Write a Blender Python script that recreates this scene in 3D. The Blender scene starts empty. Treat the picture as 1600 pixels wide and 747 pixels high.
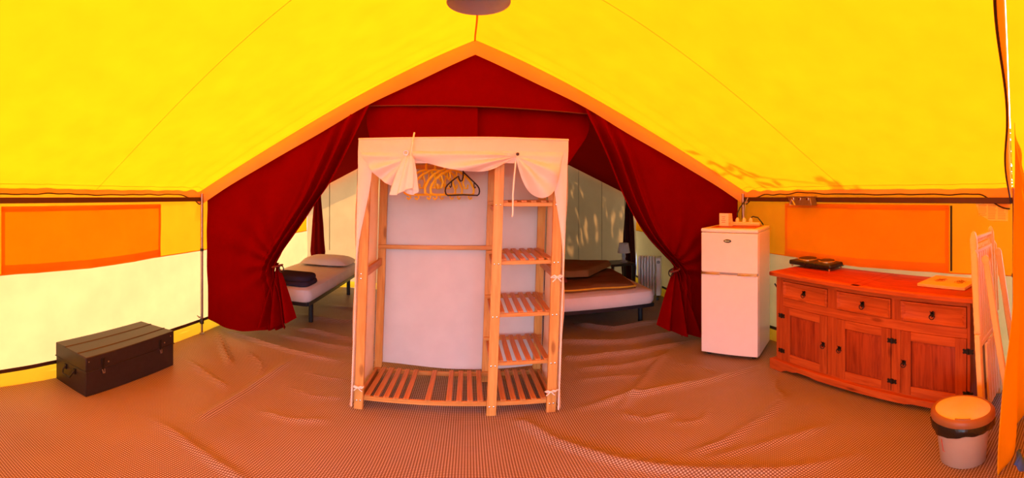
import bpy, bmesh, math, random
import numpy as np
from mathutils import Vector, Matrix, noise

R = math.radians
random.seed(7)
scene = bpy.context.scene
COL = scene.collection

# ---------------------------------------------------------------- camera (stitched panorama: equirectangular lens)
cam_d = bpy.data.cameras.new('camera')
cam = bpy.data.objects.new('camera', cam_d)
COL.objects.link(cam)
cam.location = (-0.053, 0.0, 1.44)
cam.rotation_euler = (R(90), 0, 0)
cam_d.type = 'PANO'
cam_d.panorama_type = 'EQUIRECTANGULAR'
PXR = 610.0
cam_d.longitude_min = (0 - 732.3) / PXR
cam_d.longitude_max = (1600 - 732.3) / PXR
cam_d.latitude_min = (307.2 - 747) / PXR
cam_d.latitude_max = 307.2 / PXR
cam_d.clip_start = 0.02
scene.camera = cam

# ---------------------------------------------------------------- sky, sun, exposure
SUN_DIR = Vector((-0.16, 0.30, 0.935)).normalized()      # towards the sun
w = bpy.data.worlds.new('sky')
scene.world = w
w.use_nodes = True
nt = w.node_tree
bg = nt.nodes['Background']
sky = nt.nodes.new('ShaderNodeTexSky')
sky.sky_type = 'NISHITA'
sky.sun_disc = False
sky.sun_elevation = math.asin(SUN_DIR.z)
sky.sun_rotation = math.atan2(SUN_DIR.x, SUN_DIR.y)
nt.links.new(sky.outputs[0], bg.inputs[0])
bg.inputs[1].default_value = 1.15
sky.ozone_density = 6.0
sky.air_density = 1.0
sky.dust_density = 0.3
sd = bpy.data.lights.new('sun', 'SUN')
sd.energy = 9.0
sd.angle = R(0.45)
sd.color = (1.0, 0.95, 0.86)
so = bpy.data.objects.new('sun', sd)
COL.objects.link(so)
so.rotation_euler = (-SUN_DIR).to_track_quat('-Z', 'Y').to_euler()
vs = scene.view_settings
vs.view_transform = 'Standard'
vs.look = 'None'
vs.gamma = 1.0
vs.use_curve_mapping = False
vs.exposure = 0.56

# ---------------------------------------------------------------- materials
MATS = {}
def nodes(name):
    m = bpy.data.materials.new(name)
    m.use_nodes = True
    t = m.node_tree
    t.nodes.clear()
    out = t.nodes.new('ShaderNodeOutputMaterial')
    return m, t, out
def L(t, a, b): t.links.new(a, b)
def coords(t, scale=(1, 1, 1), rot=(0, 0, 0)):
    tc = t.nodes.new('ShaderNodeTexCoord')
    mp = t.nodes.new('ShaderNodeMapping')
    mp.inputs['Scale'].default_value = scale
    mp.inputs['Rotation'].default_value = rot
    L(t, tc.outputs['Object'], mp.inputs[0])
    return mp.outputs[0]
def noise_tex(t, vec, scale, detail=3, rough=.5, dist=0):
    n = t.nodes.new('ShaderNodeTexNoise')
    n.inputs['Scale'].default_value = scale
    n.inputs['Detail'].default_value = detail
    n.inputs['Roughness'].default_value = rough
    n.inputs['Distortion'].default_value = dist
    L(t, vec, n.inputs['Vector'])
    return n.outputs['Fac']
def ramp(t, fac, stops):
    r = t.nodes.new('ShaderNodeValToRGB')
    el = r.color_ramp.elements
    while len(el) < len(stops): el.new(.5)
    for e, (p, c) in zip(el, stops):
        e.position = p
        e.color = (*c, 1)
    L(t, fac, r.inputs[0])
    return r.outputs[0]
def bump(t, h, strength, dist=.01):
    b = t.nodes.new('ShaderNodeBump')
    b.inputs['Strength'].default_value = strength
    b.inputs['Distance'].default_value = dist
    L(t, h, b.inputs['Height'])
    return b.outputs[0]
def sc(c, k): return tuple(min(1, x * k) for x in c)
def plain(name, col, rough=.5, metal=0, var=.08, scale=14, bmp=.0, spec=.5):
    m, t, out = nodes(name)
    p = t.nodes.new('ShaderNodeBsdfPrincipled')
    v = coords(t)
    f = noise_tex(t, v, scale)
    L(t, ramp(t, f, [(.3, sc(col, 1 - var)), (.7, sc(col, 1 + var))]), p.inputs['Base Color'])
    p.inputs['Roughness'].default_value = rough
    p.inputs['Metallic'].default_value = metal
    p.inputs['Specular IOR Level'].default_value = spec
    if bmp: L(t, bump(t, noise_tex(t, v, scale * 4), bmp), p.inputs['Normal'])
    L(t, p.outputs[0], out.inputs[0])
    MATS[name] = m
    return m
def cloth(name, col, trans, mix=.5, weave=600, wrinkle=.3, wscale=3, var=.06, bdist=.02):
    """woven fabric: part of the light is scattered back, part of it passes through"""
    m, t, out = nodes(name)
    v = coords(t)
    f = noise_tex(t, v, 5, 4)
    d = t.nodes.new('ShaderNodeBsdfDiffuse')
    tr = t.nodes.new('ShaderNodeBsdfTranslucent')
    L(t, ramp(t, f, [(.25, sc(col, 1 - var)), (.75, sc(col, 1 + var))]), d.inputs[0])
    L(t, ramp(t, f, [(.25, sc(trans, 1 - var)), (.75, sc(trans, 1 + var))]), tr.inputs[0])
    if wrinkle:
        v2 = coords(t, (1, .45, 1), (.3, .2, .5))
        n = bump(t, noise_tex(t, v2, wscale, 4, .45, .6), wrinkle, bdist)
        L(t, n, d.inputs['Normal'])
        L(t, n, tr.inputs['Normal'])
    mx = t.nodes.new('ShaderNodeMixShader')
    mx.inputs[0].default_value = mix
    L(t, d.outputs[0], mx.inputs[1])
    L(t, tr.outputs[0], mx.inputs[2])
    L(t, mx.outputs[0], out.inputs[0])
    MATS[name] = m
    return m
def wood(name, light, dark, axis='z', rough=.45, scale=1.0, knots=True):
    m, t, out = nodes(name)
    p = t.nodes.new('ShaderNodeBsdfPrincipled')
    s = {'x': (.7, 11, 11), 'y': (11, .7, 11), 'z': (11, 11, .7)}[axis]
    v = coords(t, tuple(k * scale for k in s))
    f1 = noise_tex(t, v, 2.2, 4, .55, 1.4)
    f2 = noise_tex(t, v, 9, 3, .6, .3)
    mixn = t.nodes.new('ShaderNodeMath')
    mixn.operation = 'MULTIPLY_ADD'
    mixn.inputs[1].default_value = .35
    L(t, f2, mixn.inputs[0])
    mm = t.nodes.new('ShaderNodeMath')
    mm.operation = 'MULTIPLY'
    mm.inputs[1].default_value = .7
    L(t, f1, mm.inputs[0])
    L(t, mm.outputs[0], mixn.inputs[2])
    mid = tuple((a + b) / 2 for a, b in zip(light, dark))
    c = ramp(t, mixn.outputs[0], [(.36, dark), (.5, mid), (.62, light)])
    if knots:
        vo = t.nodes.new('ShaderNodeTexVoronoi')
        vo.inputs['Scale'].default_value = 1.0
        s2 = {'x': (2.2, 7, 7), 'y': (7, 2.2, 7), 'z': (7, 7, 2.2)}[axis]
        L(t, coords(t, s2), vo.inputs['Vector'])
        k = ramp(t, vo.outputs['Distance'], [(.06, (.25, .12, .05)), (.13, (1, 1, 1))])
        mul = t.nodes.new('ShaderNodeMix')
        mul.data_type = 'RGBA'
        mul.blend_type = 'MULTIPLY'
        mul.inputs['Factor'].default_value = .6
        L(t, c, mul.inputs['A'])
        L(t, k, mul.inputs['B'])
        c = mul.outputs['Result']
    L(t, c, p.inputs['Base Color'])
    p.inputs['Roughness'].default_value = rough
    p.inputs['Specular IOR Level'].default_value = .25
    L(t, bump(t, mixn.outputs[0], .15, .004), p.inputs['Normal'])
    L(t, p.outputs[0], out.inputs[0])
    MATS[name] = m
    return m

# fabric of the tent
cloth('roof_canvas', (.85, .26, .005), (1.0, .180, .0010), .55, wrinkle=.12, wscale=1.6, bdist=.03)
cloth('wall_canvas', (.85, .24, .005), (1.0, .20, .002), .66, wrinkle=.14, wscale=2.0)
cloth('pale_canvas', (.58, .33, .09), (.9, .41, .105), .56, wrinkle=.16, wscale=2.2)
cloth('valance_canvas', (.92, .60, .20), (1.0, .38, .01), .4, wrinkle=.15, wscale=4)
cloth('flap_canvas', (.85, .42, .015), (1.0, .52, .01), .5, wrinkle=.7, wscale=3)
cloth('door_cloth', (.88, .56, .03), (1.0, .70, .02), .5, wrinkle=.5, wscale=3)
cloth('hem_canvas', (.74, .33, .03), (1.0, .42, .01), .5, wrinkle=.35, wscale=6)
cloth('skirt_canvas', (.75, .30, .03), (1.0, .42, .01), .4, wrinkle=.4, wscale=5)
cloth('red_canvas', (.14, .001, .001), (.35, .0, .0), .08, wrinkle=.25, wscale=2.0)
cloth('red_lining', (.16, .006, .005), (.5, .02, .01), .04, wrinkle=.2)
cloth('cream_canvas', (.22, .13, .055), (.85, .36, .10), .34, wrinkle=.25, wscale=4)
cloth('cover_canvas', (.84, .76, .66), (.9, .78, .62), .22, wrinkle=.25, wscale=7, bdist=.012)
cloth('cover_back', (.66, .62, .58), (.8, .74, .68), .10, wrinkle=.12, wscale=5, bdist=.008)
cloth('sheet', (.80, .74, .76), (.8, .7, .7), .1, wrinkle=.35, wscale=8, bdist=.012)
cloth('duvet_dark', (.055, .035, .06), (.05, .03, .05), .05, wrinkle=.4, wscale=9)
cloth('quilt_brown', (.20, .085, .03), (.2, .08, .03), .04, wrinkle=.4, wscale=5)
cloth('quilt_light', (.26, .125, .045), (.2, .1, .03), .04, wrinkle=.4, wscale=5)
cloth('dark_drape', (.06, .015, .012), (.06, .01, .01), .06, wrinkle=.3)
cloth('lampshade', (.7, .68, .64), (.8, .75, .65), .35, wrinkle=0)
cloth('paper', (.95, .88, .30), (1., .8, .3), .15, wrinkle=.1)
plain('ink', (.62, .45, .16), .8)
plain('dark_trim', (.035, .012, .008), .6)
plain('piping', (.012, .006, .005), .6)
plain('beam_brown', (.07, .02, .01), .55)
plain('seam_thread', (.72, .30, .02), .8)
plain('steel', (.42, .36, .34), .3, 1.0)
plain('chrome', (.75, .75, .75), .18, 1.0)
plain('black_plastic', (.012, .011, .011), .4)
plain('black_iron', (.014, .012, .012), .45, .4)
plain('black_metal', (.012, .012, .018), .4)
plain('trunk_paint', (.022, .016, .018), .38, 0, .15, 30, .04, .4)
plain('white_enamel', (.80, .79, .80), .28, 0, .015)
plain('grey_seal', (.3, .3, .32), .5)
plain('warmlit_white_plastic', (.88, .68, .28), .4, 0, .03)  # white plastic, yellowed to carry the warm roof light in its colour
plain('yellow_plastic', (.90, .52, .02), .35, 0, .05)
plain('lamp_grey', (.30, .34, .38), .45, 0, .04)
plain('lamp_dark', (.18, .14, .14), .5)
plain('bin_body', (.42, .38, .33), .35, 0, .03)
plain('bin_lid', (.26, .11, .04), .45, 0, .05)
plain('bin_flap', (.82, .60, .34), .4, 0, .03)
plain('bag', (.008, .008, .008), .25, 0, .1, 20, .3)
plain('red_mark', (.6, .03, .02), .6)
plain('radiator_white', (.74, .73, .72), .35, 0, .02)
plain('dark_wood', (.025, .014, .010), .4)
plain('lamp_base', (.35, .32, .30), .4)
plain('blue_cloth', (.02, .09, .55), .6)
plain('gold_piping', (.75, .42, .02), .6)
plain('maroon', (.12, .012, .012), .8)
plain('cord_cream', (.80, .72, .60), .8)
plain('card_print', (.62, .16, .06), .7)
plain('card_stock', (.82, .72, .42), .6, 0, .05)
plain('card_edge', (.80, .45, .12), .6, 0, .25, 60)
plain('burn_line', (.30, .10, .03), .7)
plain('hot_plate', (.05, .025, .02), .55)
plain('plate_ring', (.75, .60, .35), .25, .9)
plain('red_knob', (.5, .02, .02), .4)
plain('galvanised', (.45, .36, .25), .35, .8, .12, 40)
wood('pine_post', (.66, .34, .085), (.50, .21, .04), 'z')
wood('pine_rail', (.64, .32, .08), (.46, .19, .035), 'x')
wood('pine_slat', (.56, .23, .06), (.36, .12, .025), 'y')
wood('waxed_v', (.42, .085, .014), (.25, .038, .006), 'z', .5)
wood('waxed_h', (.49, .105, .018), (.31, .052, .008), 'y', .5)
wood('waxed_top', (.44, .042, .008), (.26, .016, .004), 'y', .42)
wood('waxed_panel', (.36, .058, .010), (.18, .022, .004), 'z', .5)
plain('groove', (.05, .006, .002), .8)
wood('board_wood', (.86, .60, .26), (.74, .46, .16), 'y', .5, knots=False)
wood('bark', (.12, .08, .05), (.05, .03, .02), 'z', .9)

def mat_floor():
    m, t, out = nodes('woven_mat')
    p = t.nodes.new('ShaderNodeBsdfPrincipled')
    tc = t.nodes.new('ShaderNodeTexCoord')
    sep = t.nodes.new('ShaderNodeSeparateXYZ')
    L(t, tc.outputs['Object'], sep.inputs[0])
    def wave(o, per, ph=0):
        a = t.nodes.new('ShaderNodeMath'); a.operation = 'MULTIPLY_ADD'
        a.inputs[1].default_value = 2 * math.pi / per
        a.inputs[2].default_value = ph
        L(t, o, a.inputs[0])
        s = t.nodes.new('ShaderNodeMath'); s.operation = 'SINE'
        L(t, a.outputs[0], s.inputs[0])
        return s.outputs[0]
    sx, sy = wave(sep.outputs[0], .0135), wave(sep.outputs[1], .0135)
    pr = t.nodes.new('ShaderNodeMath'); pr.operation = 'ADD'
    L(t, sx, pr.inputs[0]); L(t, sy, pr.inputs[1])
    mr = t.nodes.new('ShaderNodeMapRange')
    mr.inputs['From Min'].default_value = -.2
    mr.inputs['From Max'].default_value = 1.4
    L(t, pr.outputs[0], mr.inputs['Value'])
    f = noise_tex(t, coords(t), 1.3, 4)
    dark = ramp(t, f, [(.3, (.12, .066, .042)), (.7, (.155, .086, .056))])
    light = ramp(t, f, [(.3, (.50, .42, .36)), (.7, (.58, .50, .44))])
    mx = t.nodes.new('ShaderNodeMix'); mx.data_type = 'RGBA'
    L(t, mr.outputs[0], mx.inputs['Factor'])
    L(t, dark, mx.inputs['A']); L(t, light, mx.inputs['B'])
    L(t, mx.outputs['Result'], p.inputs['Base Color'])
    p.inputs['Roughness'].default_value = .42
    p.inputs['Specular IOR Level'].default_value = .3
    L(t, bump(t, mr.outputs[0], .5, .003), p.inputs['Normal'])
    L(t, p.outputs[0], out.inputs[0])
    MATS['woven_mat'] = m
mat_floor()
def mat_ground():
    m, t, out = nodes('cool_ground')
    p = t.nodes.new('ShaderNodeBsdfPrincipled')
    f = noise_tex(t, coords(t), 1.5, 8, .65)
    L(t, ramp(t, f, [(.3, (.09, .10, .12)), (.7, (.15, .165, .19))]), p.inputs['Base Color'])  # cool grey chosen so the light bounced indoors turns bluer
    p.inputs['Roughness'].default_value = .9
    L(t, p.outputs[0], out.inputs[0])
    MATS['cool_ground'] = m
mat_ground()
cloth('leaf', (.05, .10, .02), (.08, .14, .02), .35, wrinkle=0)

# ---------------------------------------------------------------- mesh helpers
class MB:
    def __init__(s): s.v, s.f = [], []
    def add(s, vs, fs):
        o = len(s.v)
        s.v += [tuple(p) for p in vs]
        s.f += [tuple(i + o for i in f) for f in fs]
        return s
    def box(s, x0, x1, y0, y1, z0, z1):
        vs = [(x, y, z) for z in (z0, z1) for y in (y0, y1) for x in (x0, x1)]
        return s.add(vs, [(0, 2, 3, 1), (4, 5, 7, 6), (0, 1, 5, 4), (2, 6, 7, 3), (0, 4, 6, 2), (1, 3, 7, 5)])
    def bar(s, a, b, w, d, up=(0, 0, 1)):
        """rectangular bar from a to b; w along side, d along up"""
        a, b = Vector(a), Vector(b)
        t = (b - a).normalized()
        up = Vector(up)
        side = t.cross(up)
        if side.length < 1e-4: side = t.cross(Vector((1, 0, 0)))
        side.normalize()
        u = side.cross(t).normalized()
        vs = [p + side * (i * w / 2) + u * (j * d / 2) for p in (a, b) for i, j in ((-1, -1), (1, -1), (1, 1), (-1, 1))]
        return s.add(vs, [(0, 3, 2, 1), (4, 5, 6, 7), (0, 1, 5, 4), (1, 2, 6, 5), (2, 3, 7, 6), (3, 0, 4, 7)])
    def tube(s, pts, r, n=8, closed=False, flat=None):
        pts = [Vector(p) for p in pts]
        N = len(pts)
        rs = r if isinstance(r, (list, tuple)) else [r] * N
        vs, fs = [], []
        ref = None
        for i, p in enumerate(pts):
            if closed: t = pts[(i + 1) % N] - pts[i - 1]
            else: t = pts[min(i + 1, N - 1)] - pts[max(i - 1, 0)]
            t.normalize()
            if ref is None:
                ref = t.cross(Vector((0, 0, 1)))
                if ref.length < .05: ref = t.cross(Vector((0, 1, 0)))
            ref = ref - t * ref.dot(t)
            ref.normalize()
            b = t.cross(ref)
            for k in range(n):
                a = 2 * math.pi * k / n
                vs.append(p + (ref * math.cos(a) + b * math.sin(a)) * rs[i])
        M = N if closed else N - 1
        for i in range(M):
            j = (i + 1) % N
            for k in range(n):
                k2 = (k + 1) % n
                fs.append((i * n + k, i * n + k2, j * n + k2, j * n + k))
        if not closed:
            fs.append(tuple(range(n))[::-1])
            fs.append(tuple((N - 1) * n + k for k in range(n)))
        return s.add(vs, fs)
    def lathe(s, prof, n=32, c=(0, 0, 0), wob=None):
        vs, fs = [], []
        for i, (r, z) in enumerate(prof):
            for k in range(n):
                a = 2 * math.pi * k / n
                rr = r * (wob(a, i) if wob else 1)
                vs.append((c[0] + rr * math.cos(a), c[1] + rr * math.sin(a), c[2] + z))
        for i in range(len(prof) - 1):
            for k in range(n):
                k2 = (k + 1) % n
                fs.append((i * n + k, i * n + k2, (i + 1) * n + k2, (i + 1) * n + k))
        return s.add(vs, fs)
    def prism(s, poly, to3, d0, d1):
        """poly: 2D outline; to3(a, b, d) -> 3D point"""
        n = len(poly)
        vs = [to3(a, b, d0) for a, b in poly] + [to3(a, b, d1) for a, b in poly]
        fs = [tuple(range(n))[::-1], tuple(range(n, 2 * n))]
        fs += [(i, (i + 1) % n, n + (i + 1) % n, n + i) for i in range(n)]
        return s.add(vs, fs)
    def grid(s, fn, nu, nv):
        vs = [fn(i / nu, j / nv) for j in range(nv + 1) for i in range(nu + 1)]
        fs = [(j * (nu + 1) + i, j * (nu + 1) + i + 1, (j + 1) * (nu + 1) + i + 1, (j + 1) * (nu + 1) + i) for j in range(nv) for i in range(nu)]
        return s.add(vs, fs)
    def map(s, fn):
        s.v = [tuple(fn(*p)) for p in s.v]
        return s
    def mesh(s, name, off=(0, 0, 0), fix=True):
        me = bpy.data.meshes.new(name)
        me.from_pydata([(p[0] - off[0], p[1] - off[1], p[2] - off[2]) for p in s.v], [], s.f)
        if fix:
            bm = bmesh.new(); bm.from_mesh(me)
            bmesh.ops.recalc_face_normals(bm, faces=bm.faces)
            bm.to_mesh(me); bm.free()
        for p in me.polygons: p.use_smooth = True
        me.set_sharp_from_angle(angle=R(38))
        me.update()
        return me

OFF = {}
def thing(name, label, cat, loc=(0, 0, 0), rot=(0, 0, 0), group=None, kind=None, local=False):
    o = bpy.data.objects.new(name, None)
    COL.objects.link(o)
    o.location = loc
    o.rotation_euler = rot
    o.empty_display_size = .1
    tag(o, label, cat, group, kind)
    OFF[o.name] = (0, 0, 0) if local else tuple(loc)
    return o
def tag(o, label=None, cat=None, group=None, kind=None):
    if label: o['label'] = label
    if cat: o['category'] = cat
    if group: o['group'] = group
    if kind: o['kind'] = kind
    return o
def root_off(p):
    while p.parent: p = p.parent
    return OFF.get(p.name, (0, 0, 0))
def part(name, mb, mat, parent, bevel=0, label=None, seg=2, solid=0, subs=0, fix=True):
    off = root_off(parent) if parent else (0, 0, 0)
    me = mb if isinstance(mb, bpy.types.Mesh) else mb.mesh(name, off, fix)
    o = bpy.data.objects.new(name, me)
    COL.objects.link(o)
    if not me.materials: me.materials.append(MATS[mat])
    if parent: o.parent = parent
    mods(o, bevel, seg, solid, subs)
    if label: o['label'] = label
    return o
def mods(o, bevel=0, seg=2, solid=0, subs=0):
    if solid:
        m = o.modifiers.new('solid', 'SOLIDIFY'); m.thickness = solid; m.offset = 0
    if subs:
        m = o.modifiers.new('subd', 'SUBSURF'); m.levels = m.render_levels = subs
    if bevel:
        m = o.modifiers.new('bevel', 'BEVEL'); m.width = bevel; m.segments = seg
        m.limit_method = 'ANGLE'; m.angle_limit = R(40)
def single(name, mb, mat, loc, label, cat, group=None, kind=None, bevel=0, local=False, rot=(0, 0, 0), solid=0, fix=True, subs=0):
    """a thing that is one mesh; its origin sits at loc"""
    me = mb.mesh(name, (0, 0, 0) if local else loc, fix)
    o = bpy.data.objects.new(name, me)
    COL.objects.link(o)
    me.materials.append(MATS[mat])
    o.location = loc
    o.rotation_euler = rot
    mods(o, bevel, 2, solid, subs)
    tag(o, label, cat, group, kind)
    return o
def inst(name, me, parent, loc, rot=(0, 0, 0)):
    off = root_off(parent)
    o = bpy.data.objects.new(name, me)
    COL.objects.link(o)
    o.parent = parent
    o.location = tuple(a - b for a, b in zip(loc, off))
    o.rotation_euler = rot
    return o
def meshmat(mb, name, mat):
    me = mb.mesh(name)
    me.materials.append(MATS[mat])
    return me
def lerp(a, b, t): return a + (b - a) * t
def sstep(a, b, x):
    t = min(1, max(0, (x - a) / (b - a)))
    return t * t * (3 - 2 * t)
def poly_at(pts, t):
    """point on a polyline whose knots carry their own parameter: [(t, x, z), ...]"""
    for a, b in zip(pts, pts[1:]):
        if t <= b[0]:
            k = (t - a[0]) / (b[0] - a[0])
            return tuple(lerp(p, q, k) for p, q in zip(a[1:], b[1:]))
    return pts[-1][1:]
def smooth_poly(pts, t):
    """Catmull-Rom through the same knots"""
    n = len(pts)
    for i in range(n - 1):
        a, b = pts[i], pts[i + 1]
        if t <= b[0] or i == n - 2:
            k = min(1, max(0, (t - a[0]) / (b[0] - a[0])))
            p0 = pts[max(0, i - 1)][1:]; p1 = a[1:]; p2 = b[1:]; p3 = pts[min(n - 1, i + 2)][1:]
            return tuple(.5 * ((2 * q1) + (-q0 + q2) * k + (2 * q0 - 5 * q1 + 4 * q2 - q3) * k * k + (-q0 + 3 * q1 - 3 * q2 + q3) * k ** 3)
                         for q0, q1, q2, q3 in zip(p0, p1, p2, p3))
def nz(x, y=0, z=0): return noise.noise(Vector((x, y, z)))

# ================================================================ the setting
W = 2.60            # half width of the tent
YC = 3.13           # curtain plane
YB = 5.80           # rear wall
RZ, RS = 2.753, .485
def roof_z(x): return RZ - RS * abs(x)

# ---- outside ground
g = MB().grid(lambda u, v: (-40 + 80 * u, -40 + 80 * v, -.05), 8, 8)
single('ground', g, 'cool_ground', (0, 0, -.05), 'unseen blue-grey ground around the tent', 'ground', kind='structure', fix=False)

# ---- floor mat with creases
RIDGES = [  # polyline, height, half width
    ([(.10, 2.30), (.232, 2.228), (.391, 1.935), (.601, 1.669), (.779, 1.508), (.952, 1.363), (1.17, 1.189), (1.5, 1.0)], .022, .035),
    ([(2.226, 2.289), (1.807, 2.277), (1.335, 2.33), (.938, 2.358), (.505, 2.261)], .022, .035),
    ([(.83, 2.202), (.969, 2.323), (1.34, 2.732), (1.691, 3.04)], .016, .03),
    ([(.796, 2.169), (.934, 2.017), (1.148, 2.016)], .012, .025),
    ([(.88, 1.566), (1.152, 1.578), (1.557, 1.665), (1.9, 1.8)], .016, .03),
    ([(.95, 1.50), (1.3, 1.42), (1.7, 1.3)], .012, .03),
    ([(-2.5, 3.25), (-2.109, 2.839), (-1.802, 2.519)], .020, .032),
    ([(-2.501, 3.322), (-1.811, 3.128), (-1.392, 3.052), (-1.017, 3.039)], .020, .03),
    ([(-1.461, 3.071), (-1.486, 2.366), (-1.48, 1.841), (-1.489, 1.675)], .016, .028),
    ([(-1.718, 1.568), (-1.37, 1.486), (-1.07, 1.404), (-.866, 1.343)], .014, .03),
    ([(-2.224, 2.45), (-1.818, 2.276), (-1.577, 2.179)], .014, .028),
    ([(-1.9, 2.9), (-1.65, 2.72), (-1.52, 2.5)], .010, .025),
    ([(-1.30, 2.75), (-1.1, 2.68), (-.85, 2.72)], .008, .02),
    ([(-1.30, 2.45), (-1.05, 2.36), (-.80, 2.42)], .008, .02),
    ([(-1.282, 2.029), (-1.056, 2.01), (-.80, 2.1)], .010, .022),
    ([(-1.865, 3.708), (-1.524, 3.675), (-1.18, 3.555), (-.7, 3.4)], .026, .04),
    ([(-1.9, 3.45), (-1.45, 3.38), (-.9, 3.3)], .018, .035),
    ([(1.042, 4.142), (1.428, 3.783), (2.075, 3.855)], .03, .05),
    ([(.75, 3.60), (.887, 3.553), (1.399, 3.376), (2.139, 3.42)], .028, .045),
    ([(.70, 3.20), (.836, 3.151), (1.402, 3.1), (2.031, 3.137)], .024, .04),
    ([(.72, 2.95), (1.1, 2.86), (1.62, 2.90)], .016, .035),
    ([(.68, 2.72), (.95, 2.70), (1.25, 2.62)], .012, .03),
    ([(1.50, 2.75), (1.66, 2.55), (1.72, 2.38)], .010, .025),
    ([(1.0, 1.92), (1.2, 1.84), (1.35, 1.95)], .008, .02),
    ([(2.0, 2.05), (1.85, 1.9), (1.75, 1.7)], .008, .02),
    ([(-2.0, 4.2), (-1.5, 4.1), (-.8, 4.3)], .02, .05),
    ([(-1.8, 4.7), (-1.2, 4.6), (-.6, 4.9)], .02, .05),
    ([(.4, 4.3), (1.2, 4.6), (2.0, 4.4)], .02, .05),
]
FLAT = [(-.78, .52, 2.24, 2.86), (1.80, 2.58, 2.33, 3.08), (2.06, 2.6, .58, 2.24), (-2.6, -2.15, 1.37, 2.30), (1.53, 1.83, .38, .70), (1.95, 2.6, .36, .7)]
def floor_h(X, Y):
    H = np.zeros_like(X)
    K = 1.45
    for pl, h, wd in RIDGES:
        best = np.full_like(X, 9.0)
        sgn = np.zeros_like(X)
        tt = np.zeros_like(X)
        for k, ((ax, ay), (bx, by)) in enumerate(zip(pl, pl[1:])):
            dx, dy = bx - ax, by - ay
            t = np.clip(((X - ax) * dx + (Y - ay) * dy) / (dx * dx + dy * dy), 0, 1)
            d = np.hypot(X - ax - t * dx, Y - ay - t * dy)
            m = d < best
            best = np.where(m, d, best)
            tt = np.where(m, (k + t) / (len(pl) - 1), tt)
        env = np.clip(np.minimum(tt, 1 - tt) * 5, .15, 1)
        H += K * h * env * np.exp(-(best / wd) ** 2)
    H += .004 * np.sin(X * 5.1 + 2 * np.sin(Y * 2.3)) * np.sin(Y * 4.3 + X)
    H += .0025 * np.sin(X * 13 + 3 * np.sin(Y * 4)) * np.sin(Y * 9 - 2 * X)
    H = np.maximum(H, -.004)
    for x0, x1, y0, y1 in FLAT:
        dx = np.maximum(np.maximum(x0 - X, X - x1), 0)
        dy = np.maximum(np.maximum(y0 - Y, Y - y1), 0)
        d = np.clip(np.hypot(dx, dy) / .07, 0, 1)
        s = d * d * (3 - 2 * d)
        H = H * s + (1 - s) * (-.001)
    return H
nx, ny = 300, 360
gx, gy = np.meshgrid(np.linspace(-2.66, 2.66, nx), np.linspace(-.55, 5.86, ny))
gh = floor_h(gx, gy)
fl = MB()
fl.v = [(float(a), float(b), float(c)) for a, b, c in zip(gx.ravel(), gy.ravel(), gh.ravel())]
fl.f = [(j * nx + i, j * nx + i + 1, (j + 1) * nx + i + 1, (j + 1) * nx + i) for j in range(ny - 1) for i in range(nx - 1)]
single('floor', fl, 'woven_mat', (0, 0, 0), 'creased woven plastic groundsheet covering the whole tent floor', 'floor', kind='structure', fix=False)

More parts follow.
